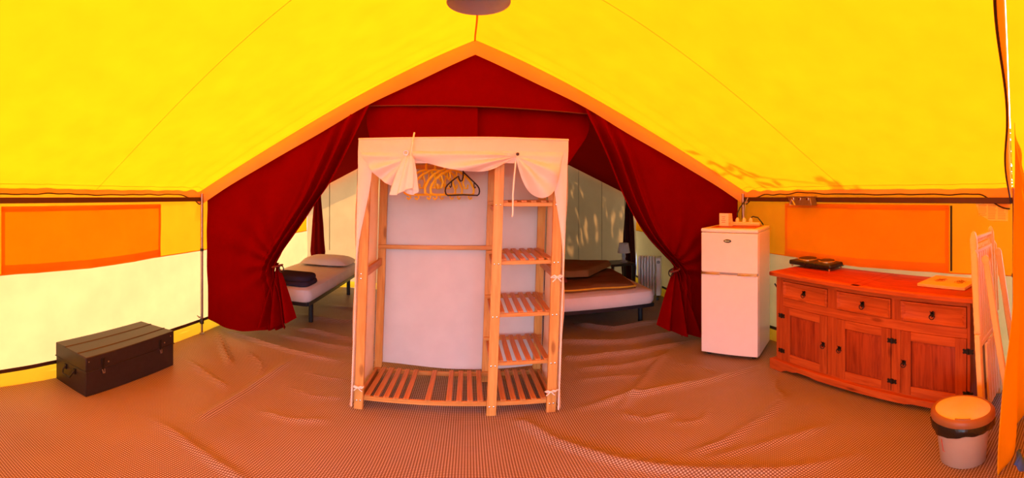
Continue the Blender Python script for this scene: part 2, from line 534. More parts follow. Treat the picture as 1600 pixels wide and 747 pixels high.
# ---- ceiling: two slopes of canvas, hanging edges, seams
ceil = thing('ceiling', 'sunlit yellow canvas tent roof with hanging edge strips', 'ceiling', kind='structure')
def y_front(x): return .055 + .165 * abs(x)
def roof_pt(x, y):
    z = roof_z(x)
    ax = abs(x)
    z -= .022 * math.sin(math.pi * min(1, ax / W)) * math.sin(math.pi * min(1, max(0, (y - .2) / 2.9)))
    d = YC - .03 - y
    if d > 0:                                   # tension folds running along the rear edge
        z += .017 * math.exp(-d / .32) * math.sin(d * 30 + ax * 1.4 + .8 * nz(ax * 1.5, 3)) * sstep(0, .35, ax) * sstep(0, .05, d)
    e = W - ax                                  # puckers where the canvas is laced to the eave
    z += .010 * math.exp(-max(0, e) / .10) * nz(y * 7, 11 if x > 0 else 5)
    z += .006 * nz(x * 1.3, y * .9, 4)
    return (x, y, z)
for s in (-1, 1):
    part('roof_panel', MB().grid(lambda u, v: roof_pt(s * u * (W + .02), lerp(y_front(u * W), YC - .03, v)), 70, 90), 'roof_canvas', ceil, fix=False)
    part('roof_panel', MB().grid(lambda u, v: (s * u * (W + .05), lerp(YC - .03, YB + .12, v), roof_z(u * (W + .05)) + .012 + .006 * nz(u * 3, v * 5, s)), 30, 40), 'roof_canvas', ceil, fix=False)
    # unseen porch roof, added to cut and warm the daylight at the door
    part('roof_panel', MB().grid(lambda u, v: (s * u * (W + .05), lerp(-2.3, y_front(u * W), v), roof_z(u * (W + .05)) + .012 + .006 * nz(u * 3, v * 5, s + 4)), 30, 40), 'roof_canvas', ceil, fix=False)
    # strip hanging from the rear edge of the living area
    def rv(u, v, s=s):
        x = s * u * (W - .015)
        drop = .137 + .012 * math.sin(u * 9) * v - .055 * sstep(.93, 1, u) - .02 * sstep(.0, .03, .03 - u)
        drop = .137 + .006 * math.sin(u * 14)
        tip = .0 if u < .97 else 0
        yy = YC - .03 - .018 * math.sin(v * 2.5) - .008 * v * math.sin(u * 23)
        return (x, yy, roof_pt(x, YC - .03)[2] - drop * v - tip)
    part('valance', MB().grid(rv, 90, 6), 'valance_canvas', ceil, fix=False)
    # strip hanging at the eave: short, dipping into a tip at both ends
    def drop_e(y):
        return .040 + .085 * sstep(2.80, 3.07, y) + .105 * sstep(.72, .50, y) + .006 * nz(y * 3, s * 7) - (.02 * math.exp(-((y - 2.24) / .17) ** 2) if s > 0 else 0)
    def ev(u, v, s=s):
        y = lerp(y_front(W) + .005, YC - .03, u)
        return (s * (W - .012 - .012 * v + .004 * nz(y * 8)), y, roof_pt(s * (W - .012), y)[2] - drop_e(y) * v)
    part('valance', MB().grid(ev, 120, 4), 'valance_canvas', ceil, fix=False)
    edge = [ev(i / 120, 1) for i in range(121)]
    part('piping', MB().tube([(p[0] - s * .003, p[1], p[2]) for p in edge], .0055, 6), 'piping', ceil)
    # front edge strip with dark piping
    def fv(u, v, s=s):
        x = s * u * (W - .012)
        return (x, y_front(u * W) + .015 * v + .012 * v * math.sin(u * 17), roof_pt(x, y_front(u * W))[2] - (.10 + .008 * math.sin(u * 21)) * v)
    part('valance', MB().grid(fv, 60, 4), 'valance_canvas', ceil, fix=False)
    part('piping', MB().tube([fv(i / 60, 1) for i in range(61)], .006, 6), 'piping', ceil)
    # lengthwise seam of the panel
    def seam_y(ax): return 1.72 + .12 * (ax / W) if s > 0 else 1.30 + .50 * (ax / W) ** .8
    pts = []
    for i in range(50):
        ax = .02 + (W - .03) * i / 49
        p = roof_pt(s * ax, seam_y(ax))
        pts.append((p[0], p[1], p[2] - .0005))
    part('seam', MB().tube(pts, .0012, 5), 'seam_thread', ceil)
    # hem fold line above the eave
    pts = [(lambda p: (p[0], p[1], p[2] - .001))(roof_pt(s * (W - .075), .50 + 2.55 * i / 40)) for i in range(41)]
    part('seam', MB().tube(pts, .0014, 5), 'seam_thread', ceil)
part('ridge_seam', MB().tube([(0.004 * math.sin(i), .2 + 2.88 * i / 24, RZ - .012 - (.004 if i % 3 else 0)) for i in range(25)], .007, 6), 'seam_thread', ceil)

# ---- long side walls
for s, side in ((-1, 'left'), (1, 'right')):
    wl = thing('wall_' + side, ('bright pale canvas side wall behind the black trunk' if s < 0 else 'shaded orange canvas side wall behind the wooden sideboard'), 'wall', (s * W, 3.1, 0), kind='structure')
    def wx(y, z, s=s):
        return s * (W + .006 * nz(y * 1.4, z * 2.2, s * 3) + .010 * math.sin((y * .9 - z * 1.6) * 4.2 + s) * math.sin(math.pi * min(1, z / 1.4)) * .6)
    Y0, Y1 = .47, YB
    def wp(z0, z1, ny_, nz_):
        return MB().grid(lambda u, v: (wx(lerp(Y0, Y1, u), lerp(z0, z1, v)), lerp(Y0, Y1, u), lerp(z0, z1, v)), ny_, nz_)
    part('upper_panel', wp(.885, 1.51, 110, 14), 'wall_canvas', wl, fix=False)
    part('lower_panel', wp(.125, .885, 110, 16), 'pale_canvas', wl, fix=False)
    part('seam', MB().tube([(wx(lerp(Y0, Y1, i / 60), .885) - s * .003, lerp(Y0, Y1, i / 60), .885 + .004 * nz(i * .3)) for i in range(61)], .0045, 5), 'hem_canvas', wl)
    part('dark_band', MB().grid(lambda u, v: (wx(lerp(Y0, Y1, u), .125) - s * (.006 + .002 * math.sin(v * 3)), lerp(Y0, Y1, u), lerp(.108, .142, v) + .004 * nz(u * 20)), 60, 2), 'dark_trim', wl, fix=False)
    part('ground_skirt', MB().grid(lambda u, v: (wx(lerp(Y0, Y1, u), .1) - s * (.05 * (1 - v) ** 1.6 + .008 * nz(u * 30, v * 2)), lerp(Y0, Y1, u), lerp(-.03, .125, v)), 120, 6), 'skirt_canvas', wl, fix=False)

# window flaps rolled down on the inside of the walls
for s, n, y0, y1, lab in ((-1, 1, .985, 2.50, 'orange canvas window flap hanging above the black trunk'), (1, 2, .930, 2.495, 'orange canvas window flap hanging above the wooden sideboard')):
    wn = thing('window_%d' % n, lab, 'window', (s * 2.58, (y0 + y1) / 2, .9), kind='structure')
    def fx(y, z, s=s):
        k = (y - y0) / (y1 - y0)
        cr = abs(math.sin((k * 5.5 + z * 3.2) * 1.7 + .8 * nz(y * 2, z * 2)))
        return s * (W - .026 - (.016 * (1 - cr) ** 3 + .012 * math.sin(k * 7 + z * 4)) * math.sin(math.pi * k) ** .6 - .008 * nz(y * 3, z * 4, s))
    zt = 1.375 if s > 0 else 1.368
    part('flap', MB().grid(lambda u, v: (fx(lerp(y0, y1, u), lerp(.89, zt, v)), lerp(y0, y1, u), lerp(.89 - .012 * math.sin(math.pi * u), zt, v)), 60, 20), 'flap_canvas', wn, fix=False)
    part('bottom_hem', MB().grid(lambda u, v: (fx(lerp(y0, y1, u), .93) - s * (.005 + .004 * math.sin(v * 3.1)), lerp(y0, y1, u), lerp(.888 - .012 * math.sin(math.pi * u), .958 - .012 * math.sin(math.pi * u), v)), 60, 4), 'hem_canvas', wn, fix=False)
    part('top_hem', MB().grid(lambda u, v: (fx(lerp(y0, y1, u), zt) - s * (.005 + .004 * math.sin(v * 3.1)), lerp(y0, y1, u), lerp(zt - .035, zt + .004, v)), 60, 3), 'hem_canvas', wn, fix=False)
    for yy in (y0, y1):
        part('side_hem', MB().grid(lambda u, v: (fx(yy, lerp(.89, zt, v)) - s * .006, yy + (.018 if yy == y0 else -.018) * u * 1.6, lerp(.885, zt, v)), 2, 16), 'hem_canvas', wn, fix=False)
    if s > 0:
        part('zip_gap', MB().bar((s * (W - .014), y0 - .012, .90), (s * (W - .014), y0 - .012, 1.375), .004, .014, (0, 1, 0)), 'piping', wn)

# eave beams
for s, n in ((-1, 1), (1, 2)):
    single('trim_%d' % n, MB().box(s * 2.575 - .014, s * 2.575 + .014, .47, YC + .03, 1.392, 1.434), 'beam_brown', (s * 2.575, .47, 1.392),
           'dark brown eave beam above the ' + ('black trunk' if s < 0 else 'wooden sideboard'), 'beam', kind='structure', bevel=.004)

# ---- red gable header between living area and bedrooms
gab = thing('wall_partition', 'dark red gable panel above the white wardrobe', 'wall', (0, YC + .02, 2.1), kind='structure')
def gp(u, v):
    x = lerp(-1.3, 1.3, u)
    zb = 2.175 - .030 * x / .9
    zt = max(zb + .005, roof_z(x) - .02)
    return (x, YC + .012 + .006 * nz(x * 3, v * 3), lerp(zb, zt, v))
part('header_panel', MB().grid(gp, 60, 14), 'red_canvas', gab, fix=False)
part('seam', MB().tube([(lerp(-1.28, 1.28, i / 30), YC + .004, 2.176 - .030 * lerp(-1.28, 1.28, i / 30) / .9) for i in range(31)], .0055, 6), 'maroon', gab)

# ---- bedroom shell: rear wall, dividing wall, dark lining under the roof
rw = thing('wall_rear', 'cream canvas rear wall of the two bedrooms', 'wall', (0, YB, 0), kind='structure')
def rear(x0, x1):
    return MB().grid(lambda u, v: (lerp(x0, x1, u), YB + .012 * nz(u * 5, v * 4) + .010 * math.sin(u * 40) * (1 - v) * .3, lerp(.10, roof_z(lerp(x0, x1, u)) - .01, v)), 50, 30)
part('canvas_panel', rear(-2.6, 0), 'cream_canvas', rw, fix=False)
part('canvas_panel', rear(0, 2.6), 'cream_canvas', rw, fix=False)
part('ground_skirt', MB().grid(lambda u, v: (lerp(-2.6, 2.6, u), YB - .05 * (1 - v) ** 2, lerp(-.03, .10, v)), 60, 4), 'skirt_canvas', rw, fix=False)
for x in (-1.75, 1.62, 2.0):
    part('seam', MB().tube([(x, YB - .016, .1 + (roof_z(x) - .15) * i / 12) for i in range(13)], .003, 5), 'beam_brown', rw)
single('wall_divider', MB().grid(lambda u, v: (.02 * nz(u * 4, v * 3), lerp(3.25, YB - .02, u), lerp(.01, 2.5, v)), 40, 24), 'red_lining', (0, 4.5, 0), 'dark red canvas divider between the two bedrooms', 'wall', kind='structure', fix=False)
lin = thing('ceiling_lining', 'dark red lining hung below the roof of the bedrooms', 'lining', (0, 4.5, 1.4), kind='structure')
part('lining_panel', MB().grid(lambda u, v: (-2.56 * u, lerp(YC + .05, YB - .03, v), 2.715 - .485 * 2.56 * u - .02 * math.sin(math.pi * v)), 24, 24), 'red_lining', lin, fix=False)
part('lining_panel', MB().grid(lambda u, v: (2.56 * u, lerp(YC + .05, YB - .03, v), 2.60 - .465 * 2.56 * u - .02 * math.sin(math.pi * v)), 24, 24), 'red_lining', lin, fix=False)

# ================================================================ red curtains
def curtain(name, label, s, edge, outer, zo0, zo1, hem, tail, tie_at, fold_n=4, ybase=YC):
    """edge: knots (v, x, z) of the drawn edge, outer: x of the hanging side, hem(u): height of the lower edge"""
    tx, tz, tv = tie_at
    t = thing(name, label, 'curtain', (outer, ybase, 0), group='red bedroom curtains')
    def fn(u, v):
        ex, ez = smooth_poly(edge, v)
        oz = lerp(zo0, zo1, v)
        x = lerp(outer, ex, u)
        z = lerp(oz, ez, u)
        k = sstep(.86, 1.0, v)
        z = lerp(z, hem(u), k) if v > .86 else z
        near = sstep(.55, 1, u)
        fo_ = sstep(.70, .92, u)
        amp = .050 * fo_ * (.30 + .70 * sstep(.0, .25, v))
        y = ybase - .03 * near - amp * math.sin((u - .70) / .30 * math.pi * 2 * fold_n * .8 + .6) + .018 * math.sin(u * 17 + 2.2 * v) * (1 - fo_) * sstep(.1, .5, u)
        pinch = math.exp(-((v - tv) / .16) ** 2)
        y += -.035 * pinch * near
        # slack folds fanning out from the tie
        ang = math.atan2(z - tz, (x - tx) * s + 1e-6)
        dist = math.hypot(x - tx, z - tz)
        y += .016 * math.sin(ang * 13) * sstep(.02, .18, dist) * math.exp(-dist / .55)
        y += .012 * math.sin(x * 15 + 1.5 * nz(z * 1.2)) * (1 - near) * sstep(.1, .8, v)
        y -= .05 * sstep(.55, 1, v) * math.sin(math.pi * min(1, u * 1.1)) * .7
        y += .012 * nz(x * 2.5, z * 2.5, 9)
        return (x, y, z)
    part('drape', MB().grid(fn, 110, 100), 'red_canvas', t, fix=False)
    # rolled hem along the drawn edge
    # gathered tail below the tie
    if tail:
        (xa, za), (xb, zb) = tail
        def tf(u, v):
            hx, hz = lerp(xa, xb, u), lerp(za, zb, u) - .03 * math.sin(math.pi * u)
            k = v ** .8
            x = lerp(tx + .035 * (u - .5) * s, hx, k)
            z = lerp(tz + .03, hz, v)
            y = ybase - .075 - .02 * v - (.012 + .045 * v) * math.sin(u * math.pi * 5 + .7) + .03 * (2 * u - 1) ** 2
            return (x, y, z)
        part('tail', MB().grid(tf, 60, 40), 'red_canvas', t, fix=False)
    pts = [(tx + .045 * math.cos(a), ybase - .06 + .045 * math.sin(a), tz + .012 * math.cos(a)) for a in [2 * math.pi * i / 20 for i in range(20)]]
    part('tie_band', MB().tube(pts, .009, 6, closed=True), 'maroon', t)
    part('tie_loop', MB().tube([(tx - s * .05 - s * .022 * math.sin(a * 1.0), ybase - .08, tz - .02 + .03 * math.cos(a)) for a in [2 * math.pi * i / 14 for i in range(14)]], .0055, 5, closed=True), 'piping', t)
    return t
curtain('tent_curtain', 'red curtain tied back in front of the single bed, beside the black trunk', -1,
        [(0, -.80, 2.32), (.06, -.855, 2.20), (.22, -1.017, 1.857), (.38, -1.183, 1.561), (.50, -1.366, 1.313), (.70, -1.685, .84), (.80, -1.66, .60), (1.0, -1.60, .23)],
        -2.53, 1.50, .14, lambda u: lerp(.145, .235, u) - .075 * math.sin(math.pi * u ** .9), ((-1.87, .215), (-1.515, .34)), (-1.69, .815, .70))
curtain('tent_curtain', 'red curtain tied back in front of the double bed, beside the white fridge', 1,
        [(0, .86, 2.28), (.06, .915, 2.13), (.20, 1.027, 1.889), (.48, 1.262, 1.369), (.60, 1.44, 1.09), (.72, 1.735, .775), (.82, 1.76, .50), (1.0, 1.80, .10)],
        2.53, 1.50, .05, lambda u: lerp(.05, .10, u), ((2.02, .06), (1.565, .25)), (1.735, .765, .72))
def mid_curtain(label, s, top, edge, wide):
    t = thing('tent_curtain', label, 'curtain', (0, YC + .035, 0), group='red bedroom curtains')
    def fn(u, v):
        ex, ez = smooth_poly(edge, v)
        ix = -s * wide
        iz = lerp(2.19, .25, v)
        near = u
        x = lerp(ix, ex, u)
        z = lerp(iz, ez, u)
        y = YC + .05 + .03 * math.sin(u * 16 + 2 * v + s) * (.25 + .9 * v) * sstep(0, .15, u) + .022 * s
        return (x, y, z)
    part('drape', MB().grid(fn, 60, 60), 'red_canvas', t, fix=False)
    return t
mid_curtain('red curtain drawn to the middle, its edge left of the wardrobe top', -1, None, [(0, -.80, 2.30), (.08, -.90, 2.08), (.30, -.74, 1.62), (.6, -.30, .95), (.75, -.25, .6), (1, -.40, .2)], .02)
mid_curtain('red curtain drawn to the middle, its edge right of the wardrobe top', 1, None, [(0, .86, 2.28), (.08, .965, 2.03), (.25, .764, 1.69), (.6, .30, .95), (.75, .25, .6), (1, .40, .2)], .02)
# curtains gathered in the far corners of the bedrooms
def corner_drape(label, x, mat, z0, z1):
    single('corner_drape', MB().lathe([(.085, z0), (.10, lerp(z0, z1, .2)), (.075, lerp(z0, z1, .6)), (.04, z1)], 40, (x, 5.675, 0), wob=lambda a, i: 1 + .22 * math.sin(a * 7 + i)), mat, (x, 5.675, z0), label, 'curtain')
corner_drape('red fabric gathered in the corner behind the single bed', -2.36, 'red_lining', .35, 1.50)
corner_drape('dark fabric gathered in the corner behind the bedside lamp', 2.42, 'dark_drape', .02, 1.44)

# ================================================================ tent poles
def pole(label, x, y, z1, zc):
    t = thing('tent_pole', label, 'pole', (x, y, 0), group='steel tent poles')
    part('lower_tube', MB().tube([(x, y, .0), (x, y, .12 + zc)], .011, 10), 'steel', t)
    part('upper_tube', MB().tube([(x, y, zc), (x, y, z1)], .0145, 10), 'steel', t)
    part('foot', MB().lathe([(0, 0), (.026, 0), (.026, .006), (.014, .012), (0, .012)], 14, (x, y, 0)), 'steel', t)
    part('clamp', MB().lathe([(0.012, zc - .045), (.021, zc - .04), (.021, zc + .012), (.015, zc + .02)], 12, (x, y, 0)), 'black_plastic', t)
    sgn = 1 if x < 0 else -1
    part('thumb_screw', MB().tube([(x, y - .01, zc + .03), (x - .008 * sgn, y - .045, zc + .045)], .005, 6).tube([(x - .024, y - .045, zc + .055), (x + .006, y - .047, zc + .035)], .006, 6), 'steel', t)
    part('collar', MB().lathe([(.0145, .885), (.019, .888), (.019, .91), (.0145, .913)], 12, (x, y, 0)), 'black_plastic', t)
    return t
pole('thin steel tent pole between the pale wall and the red curtain', -2.545, 3.06, 1.47, .15)
pole('thin steel tent pole in the corner behind the fridge', 2.555, 3.08, 1.47, .15)
pole('thin steel tent pole beside the folded white chair', 2.555, .455, 1.50, .15)

# ================================================================ wardrobe
SH = .031                                                  # the frame leans a little
def shear(x, y, z): return (x + SH * z, y, z)
wd = thing('wardrobe', 'open pine wardrobe with slatted shelves under a white canvas cover', 'wardrobe', (-.13, 2.55, 0))
def wpart(name, mb, mat, parent=wd, bevel=.0025, fix=True, **k):
    return part(name, mb.map(shear), mat, parent, bevel=bevel, fix=fix, **k)
YF, YR = 2.28, 2.82
PX = {'l': (-.745, -.690), 'm': (.050, .107), 'r': (.408, .464)}
posts = {}
for k, (a, b) in PX.items():
    posts[k] = wpart('post', MB().box(a, b, YF, YF + .028, 0, 1.755), 'pine_post')
    wpart('post', MB().box(a + (.0 if k != 'm' else -.012), b + (.0 if k != 'm' else -.012), YR - .028, YR, 0, 1.755), 'pine_post')
def rail_x(x0, x1, y, z, h=.034, d=.02):
    return wpart('rail', MB().box(x0, x1, y, y + d, z - h, z), 'pine_rail')
for y in (YF + .029, YR - .049):
    rail_x(PX['l'][0] + .004, PX['r'][1] - .004, y, .098)
    rail_x(PX['l'][0] + .004, PX['r'][1] - .004, y, 1.752)
SHELF = (1.405, 1.054, .723, .392)
for z in SHELF:
    rail_x(PX['m'][0] + .004, PX['r'][1] - .004, YF + .029, z, .024)
    rail_x(PX['m'][0] - .008, PX['r'][1] - .004, YR - .049, z, .024)
rail_x(PX['l'][0] + .004, PX['m'][1] - .016, YR - .049, 1.088, .030)
rail_x(PX['l'][0] + .004, PX['m'][1] - .016, YR - .049, 1.668, .030)
for x0 in (PX['l'][0] + .012, PX['r'][1] - .032):
    for z in (.985, .10, 1.75):
        wpart('side_rail', MB().box(x0, x0 + .020, YF + .029, YR - .03, z - .055, z), 'pine_slat')
for z in SHELF:
    wpart('side_rail', MB().box(PX['m'][0] + .010, PX['m'][0] + .03, YF + .05, YR - .05, z - .055, z - .026), 'pine_slat')
wpart('hanging_rail', MB().tube([(PX['l'][0] + .02, 2.56, 1.700), (PX['m'][1] - .02, 2.56, 1.700)], .013, 12), 'pine_rail', bevel=0)
slat_me = meshmat(MB().box(-.0165, .0165, YF + .030 - 2.55, YR - .031 - 2.55, 0, .012), 'slat', 'pine_slat')
def slat(x, z):
    o = inst('slat', slat_me, wd, (x + SH * z, 2.55 + random.uniform(-.004, .004), z), (0, 0, random.uniform(-.012, .012)))
    mods(o, .002)
for x in (-.668, -.612, -.553, -.492, -.430, -.298, -.176, -.112, -.050, .013, .152, .212, .270, .332, .392):
    slat(x, .098)
for z in SHELF:
    for x in (.122, .178, .235, .293, .352, .402):
        slat(x, z)
bolt_me = meshmat(MB().lathe([(0, .004), (.0045, .0036), (.0065, .002), (.007, 0), (.007, -.004)], 12), 'bolt', 'chrome')
def bolts(k, z):
    a, b = PX[k]
    for x in (a + .016, b - .016):
        inst('bolt', bolt_me, wd, (x + SH * z, YF - .0005, z), (R(90), 0, 0))
for z in SHELF:
    bolts('m', z - .012); bolts('r', z - .012)
for k in 'lmr': bolts(k, .075)
inst('bolt', bolt_me, wd, (-.728 + SH * .93, YF - .0005, .965), (R(90), 0, 0))
inst('bolt', bolt_me, wd, (-.728 + SH * .93, YF - .0005, .935), (R(90), 0, 0))

# canvas cover of the wardrobe
def wcloth(name, fn, nu, nv, mat='cover_canvas', **k):
    return wpart(name, MB().grid(fn, nu, nv), mat, bevel=0, fix=False, **k)
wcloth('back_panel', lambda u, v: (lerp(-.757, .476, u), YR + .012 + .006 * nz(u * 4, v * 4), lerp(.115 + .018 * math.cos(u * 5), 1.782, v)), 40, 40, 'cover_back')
XL, XR_ = -.762, .482
for s, xe in ((-1, XL), (1, XR_)):
    def side(u, v, s=s, xe=xe):
        z = lerp(.03, 1.785, v)
        y = lerp(YF - .016, YR + .012, u)
        wob = .006 * math.sin(z * 9 + s) * (1 - u) + .006 * nz(y * 5, z * 3, s)
        return (xe + wob, y, z)
    wcloth('side_panel', side, 24, 50)
    # narrow return of the side panel on the front, widening to the top
    def ret(u, v, s=s, xe=xe):
        z = lerp(.03, 1.70, v)
        wdt = .012 + .075 * sstep(.95, 1.62, z) ** 1.5
        return (xe - s * u * wdt, YF - .016 - .010 * math.sin(u * 3.1) - .006 * math.sin(z * 8) * u, z)
    wcloth('front_edge', ret, 6, 60)
wcloth('top_panel', lambda u, v: (lerp(XL, XR_, u), lerp(YF - .016, YR + .014, v), 1.788 + .004 * nz(u * 6, v * 4)), 30, 14)
def zt(x): return 1.792 - .008 * sstep(.0, .45, x) - .006 * math.sin((x + .76) * 2.5)
YV = YF - .020
wcloth('front_band', lambda u, v: (lerp(XL, XR_, u), YV - .006 * math.sin(v * 3.1) - .004 * nz(u * 9, v * 3), lerp(1.635, zt(lerp(XL, XR_, u)), v)), 60, 8)
wcloth('top_seam', lambda u, v: (lerp(XL, XR_, u), YV - .004 - .005 * math.sin(v * 3.1), zt(lerp(XL, XR_, u)) - .004 + .012 * (v - .5)), 60, 4)
G1, G2 = (-.449, 1.668), (.170, 1.672)                 # the two gathers (x before the lean)
def swag(bottom, gx, gz, depth, folds, ztop=1.705):
    """cloth looped up to a gather at (gx, gz); bottom: knots (t, x, z) of its lower edge"""
    def fn(u, v):
        x, zb = smooth_poly(bottom, u)
        z = lerp(max(ztop, zb + .03), zb, v)
        d = math.hypot(x - gx, z - gz)
        body = sstep(0, .10, min(abs(bottom[0][1] - x), abs(bottom[-1][1] - x)) + .02)
        a = math.atan2(z - gz, abs(x - gx) + 1e-4)
        y = YV - .008 - depth * math.sin(v * 2.7) * body - (.004 + .014 * sstep(.0, .16, d)) * math.sin(a * folds) * sstep(0, .3, v) * body
        y -= .006 * nz(x * 14, z * 14, folds)
        return (x, y, z)
    return wcloth('swag', fn, 60, 36)
swag([(0, -.748, 1.70), (.25, -.69, 1.615), (.5, -.62, 1.545), (.75, -.54, 1.497), (1, -.47, 1.467)], G1[0], G1[1], .022, 13)
swag([(0, -.445, 1.668), (.3, -.225, 1.602), (.55, -.075, 1.585), (.75, .035, 1.597), (1, .168, 1.670)], G2[0], G2[1], .030, 21)
swag([(0, .165, 1.672), (.18, .205, 1.545), (.35, .255, 1.465), (.55, .330, 1.432), (.75, .405, 1.478), (.9, .432, 1.59), (1, .450, 1.69)], G2[0], G2[1], .045, 12)
# bunched tail hanging from the left gather
def bunch(u, v):
    a = 2 * math.pi * u
    r = .018 + .052 * v ** .7
    k = 1 + .20 * math.sin(a * 7 + 1.5 * v)
    return (G1[0] - .022 * v + r * k * math.cos(a) * 1.05, YV - .045 + r * k * .55 * math.sin(a), G1[1] + .005 - (.205 + .02 * math.sin(a * 2)) * v)
wcloth('bunched_tail', bunch, 84, 20)
# cords, button and bows
wpart('cord', MB().tube([(G1[0] + .012, YV - .045, G1[1] - .01), (G1[0] + .02, YV - .05, 1.72), (G1[0] + .024, YV - .022, 1.80), (G1[0] + .024, YV - .004, 1.815)], .005, 6), 'cord_cream', bevel=0)
wpart('cord', MB().tube([(G2[0] - .004, YV - .03, G2[1] - .03), (G2[0] - .012, YV - .05, 1.55), (G2[0] - .016, YV - .048, 1.45), (G2[0] - .014, YV - .046, 1.335), (G2[0] - .018, YV - .046, 1.325)], .0048, 6), 'cord_cream', bevel=0)
wpart('eyelet', MB().tube([(G1[0] - .012 + .013 * math.cos(a), YV - .062, G1[1] + .022 + .013 * math.sin(a)) for a in [2 * math.pi * i / 14 for i in range(14)]], .0035, 6, closed=True), 'steel', bevel=0)
wpart('button', MB().lathe([(0, .006), (.008, .004), (.010, 0), (.009, -.004)], 12).map(lambda x, y, z: (G2[0] + .004 + x, YV - .045 - z, G2[1] + .012 + y)), 'dark_trim', bevel=0)
def bow(x, z):
    mb = MB()
    for s in (-1, 1):
        mb.tube([(x, YF - .012, z), (x + s * .018, YF - .02, z + .012), (x + s * .034, YF - .016, z + .004), (x + s * .02, YF - .012, z - .006), (x, YF - .012, z)], .0045, 5)
        mb.tube([(x, YF - .014, z), (x + s * .014, YF - .018, z - .016), (x + s * .026, YF - .012, z - .030)], .004, 5)
    mb.tube([(x - .006, YF - .018, z), (x + .006, YF - .018, z)], .008, 6)
    mb.tube([(PX['l'][0] - .01 if x < 0 else PX['r'][0] - .006, YF - .006, z - .004), (x, YF - .009, z), (PX['l'][1] + .006 if x < 0 else PX['r'][1] + .02, YF - .006, z + .006)], .004, 5)
    wpart('tie_bow', mb, 'cord_cream', bevel=0)
bow(-.72, .185); bow(.425, .175); bow(.440, .955)

# ================================================================ clothes hangers
def hanger_mesh(kind):
    mb = MB()
    if kind == 'black':
        r = .0052
        hook = [(-.022, 0, .006), (-.026, 0, .022), (-.014, 0, .040), (.006, 0, .040), (.016, 0, .026), (.014, 0, .005), (.0, 0, -.02), (0, 0, -.075)]
        mb.tube(hook, .0042, 8)
        # shoulders with a collar dip, lower bar, rounded ends
        fr = [(0, -.075), (.012, -.083), (.055, -.108), (.12, -.145), (.163, -.172), (.180, -.190), (.185, -.212), (.178, -.232), (.160, -.242),
              (0, -.238), (-.160, -.242), (-.178, -.232), (-.185, -.212), (-.180, -.190), (-.163, -.172), (-.12, -.145), (-.06, -.112), (-.050, -.108), (-.045, -.125), (-.03, -.142), (-.012, -.138), (-.002, -.115)]
        mb.tube([(a, 0, b) for a, b in fr], r, 8, closed=True)
        for s in (-1, 1):
            mb.tube([(s * .12, 0, -.145), (s * .122, 0, -.180), (s * .132, 0, -.188), (s * .140, 0, -.178)], .004, 6)
    else:
        r = .0075
        mb.tube([(-.026, 0, .004), (-.030, 0, .024), (-.016, 0, .044), (.008, 0, .044), (.022, 0, .026), (.016, 0, .0), (.002, 0, -.02), (0, 0, -.055)], .0065, 8)
        fr = [(0, -.052), (.05, -.062), (.11, -.088), (.155, -.122), (.185, -.165), (.182, -.195), (.160, -.205), (0, -.203), (-.160, -.205), (-.182, -.195), (-.185, -.165), (-.155, -.122), (-.11, -.088), (-.05, -.062)]
        mb.tube([(a, 0, b) for a, b in fr], r, 8, closed=True)
        for s in (-1, 1):
            mb.tube([(s * .10, 0, -.088), (s * .085, 0, -.13), (s * .10, 0, -.165), (s * .125, 0, -.165), (s * .13, 0, -.14)], .006, 6)
            mb.tube([(s * .14, 0, -.205), (s * .135, 0, -.222), (s * .15, 0, -.232), (s * .165, 0, -.222)], .005, 6)
            mb.tube([(s * .03, 0, -.06), (s * .025, 0, -.10), (s * .045, 0, -.112)], .005, 6)
    return mb
hz = 1.700 - .0115 - .016
hb = {'yellow': meshmat(hanger_mesh('yellow'), 'clothes_hanger', 'yellow_plastic'), 'black': meshmat(hanger_mesh('black'), 'clothes_hanger', 'black_plastic')}
for x, a, k_, kind, lab in ((-.385, -54, 1.08, 'yellow', 'yellow plastic clothes hanger, leftmost on the wardrobe rail'),
                        (-.325, -50, 1.08, 'yellow', 'yellow plastic clothes hanger, second from the left on the wardrobe rail'),
                        (-.262, -56, 1.08, 'yellow', 'yellow plastic clothes hanger, third from the left on the wardrobe rail'),
                        (-.205, -47, 1.08, 'yellow', 'yellow plastic clothes hanger hanging directly behind the black one'),
                        (-.140, -50, .93, 'black', 'black plastic clothes hanger on the wardrobe rail')):
    o = bpy.data.objects.new('clothes_hanger', hb[kind])
    COL.objects.link(o)
    o.location = (x + SH * 1.65, 2.56, hz)
    o.rotation_euler = (0, 0, R(-a))
    o.scale = (k_, k_, k_)
    tag(o, lab, 'hanger', 'clothes hangers in the wardrobe')

# ================================================================ black trunk
tk = thing('storage_trunk', 'black metal storage trunk on the floor by the pale wall', 'trunk', (-2.37, 1.84, 0), (0, 0, R(1.8)), local=True)
tw, tl, th = .19, .43, .322           # half depth (x), half length (y), height
part('body', MB().box(-tw + .003, tw - .003, -tl + .003, tl - .003, 0, .212), 'trunk_paint', tk, .004)
lid = part('lid', MB().box(-tw, tw, -tl, tl, .205, th), 'trunk_paint', tk, .006)
part('rolled_rim', MB().tube([(-tw - .001, -tl - .001, .208), (tw + .001, -tl - .001, .208), (tw + .001, tl + .001, .208), (-tw - .001, tl + .001, .208)], .0045, 6, closed=True), 'trunk_paint', tk)
for x in (-.068, .085):
    part('lid_ridge', MB().grid(lambda u, v: (x + .020 * (u - .5) * 2 * .5, lerp(-tl + .004, tl - .004, v), th - .001 + .006 * math.sin(math.pi * u)), 8, 2), 'dark_wood', lid, fix=False)
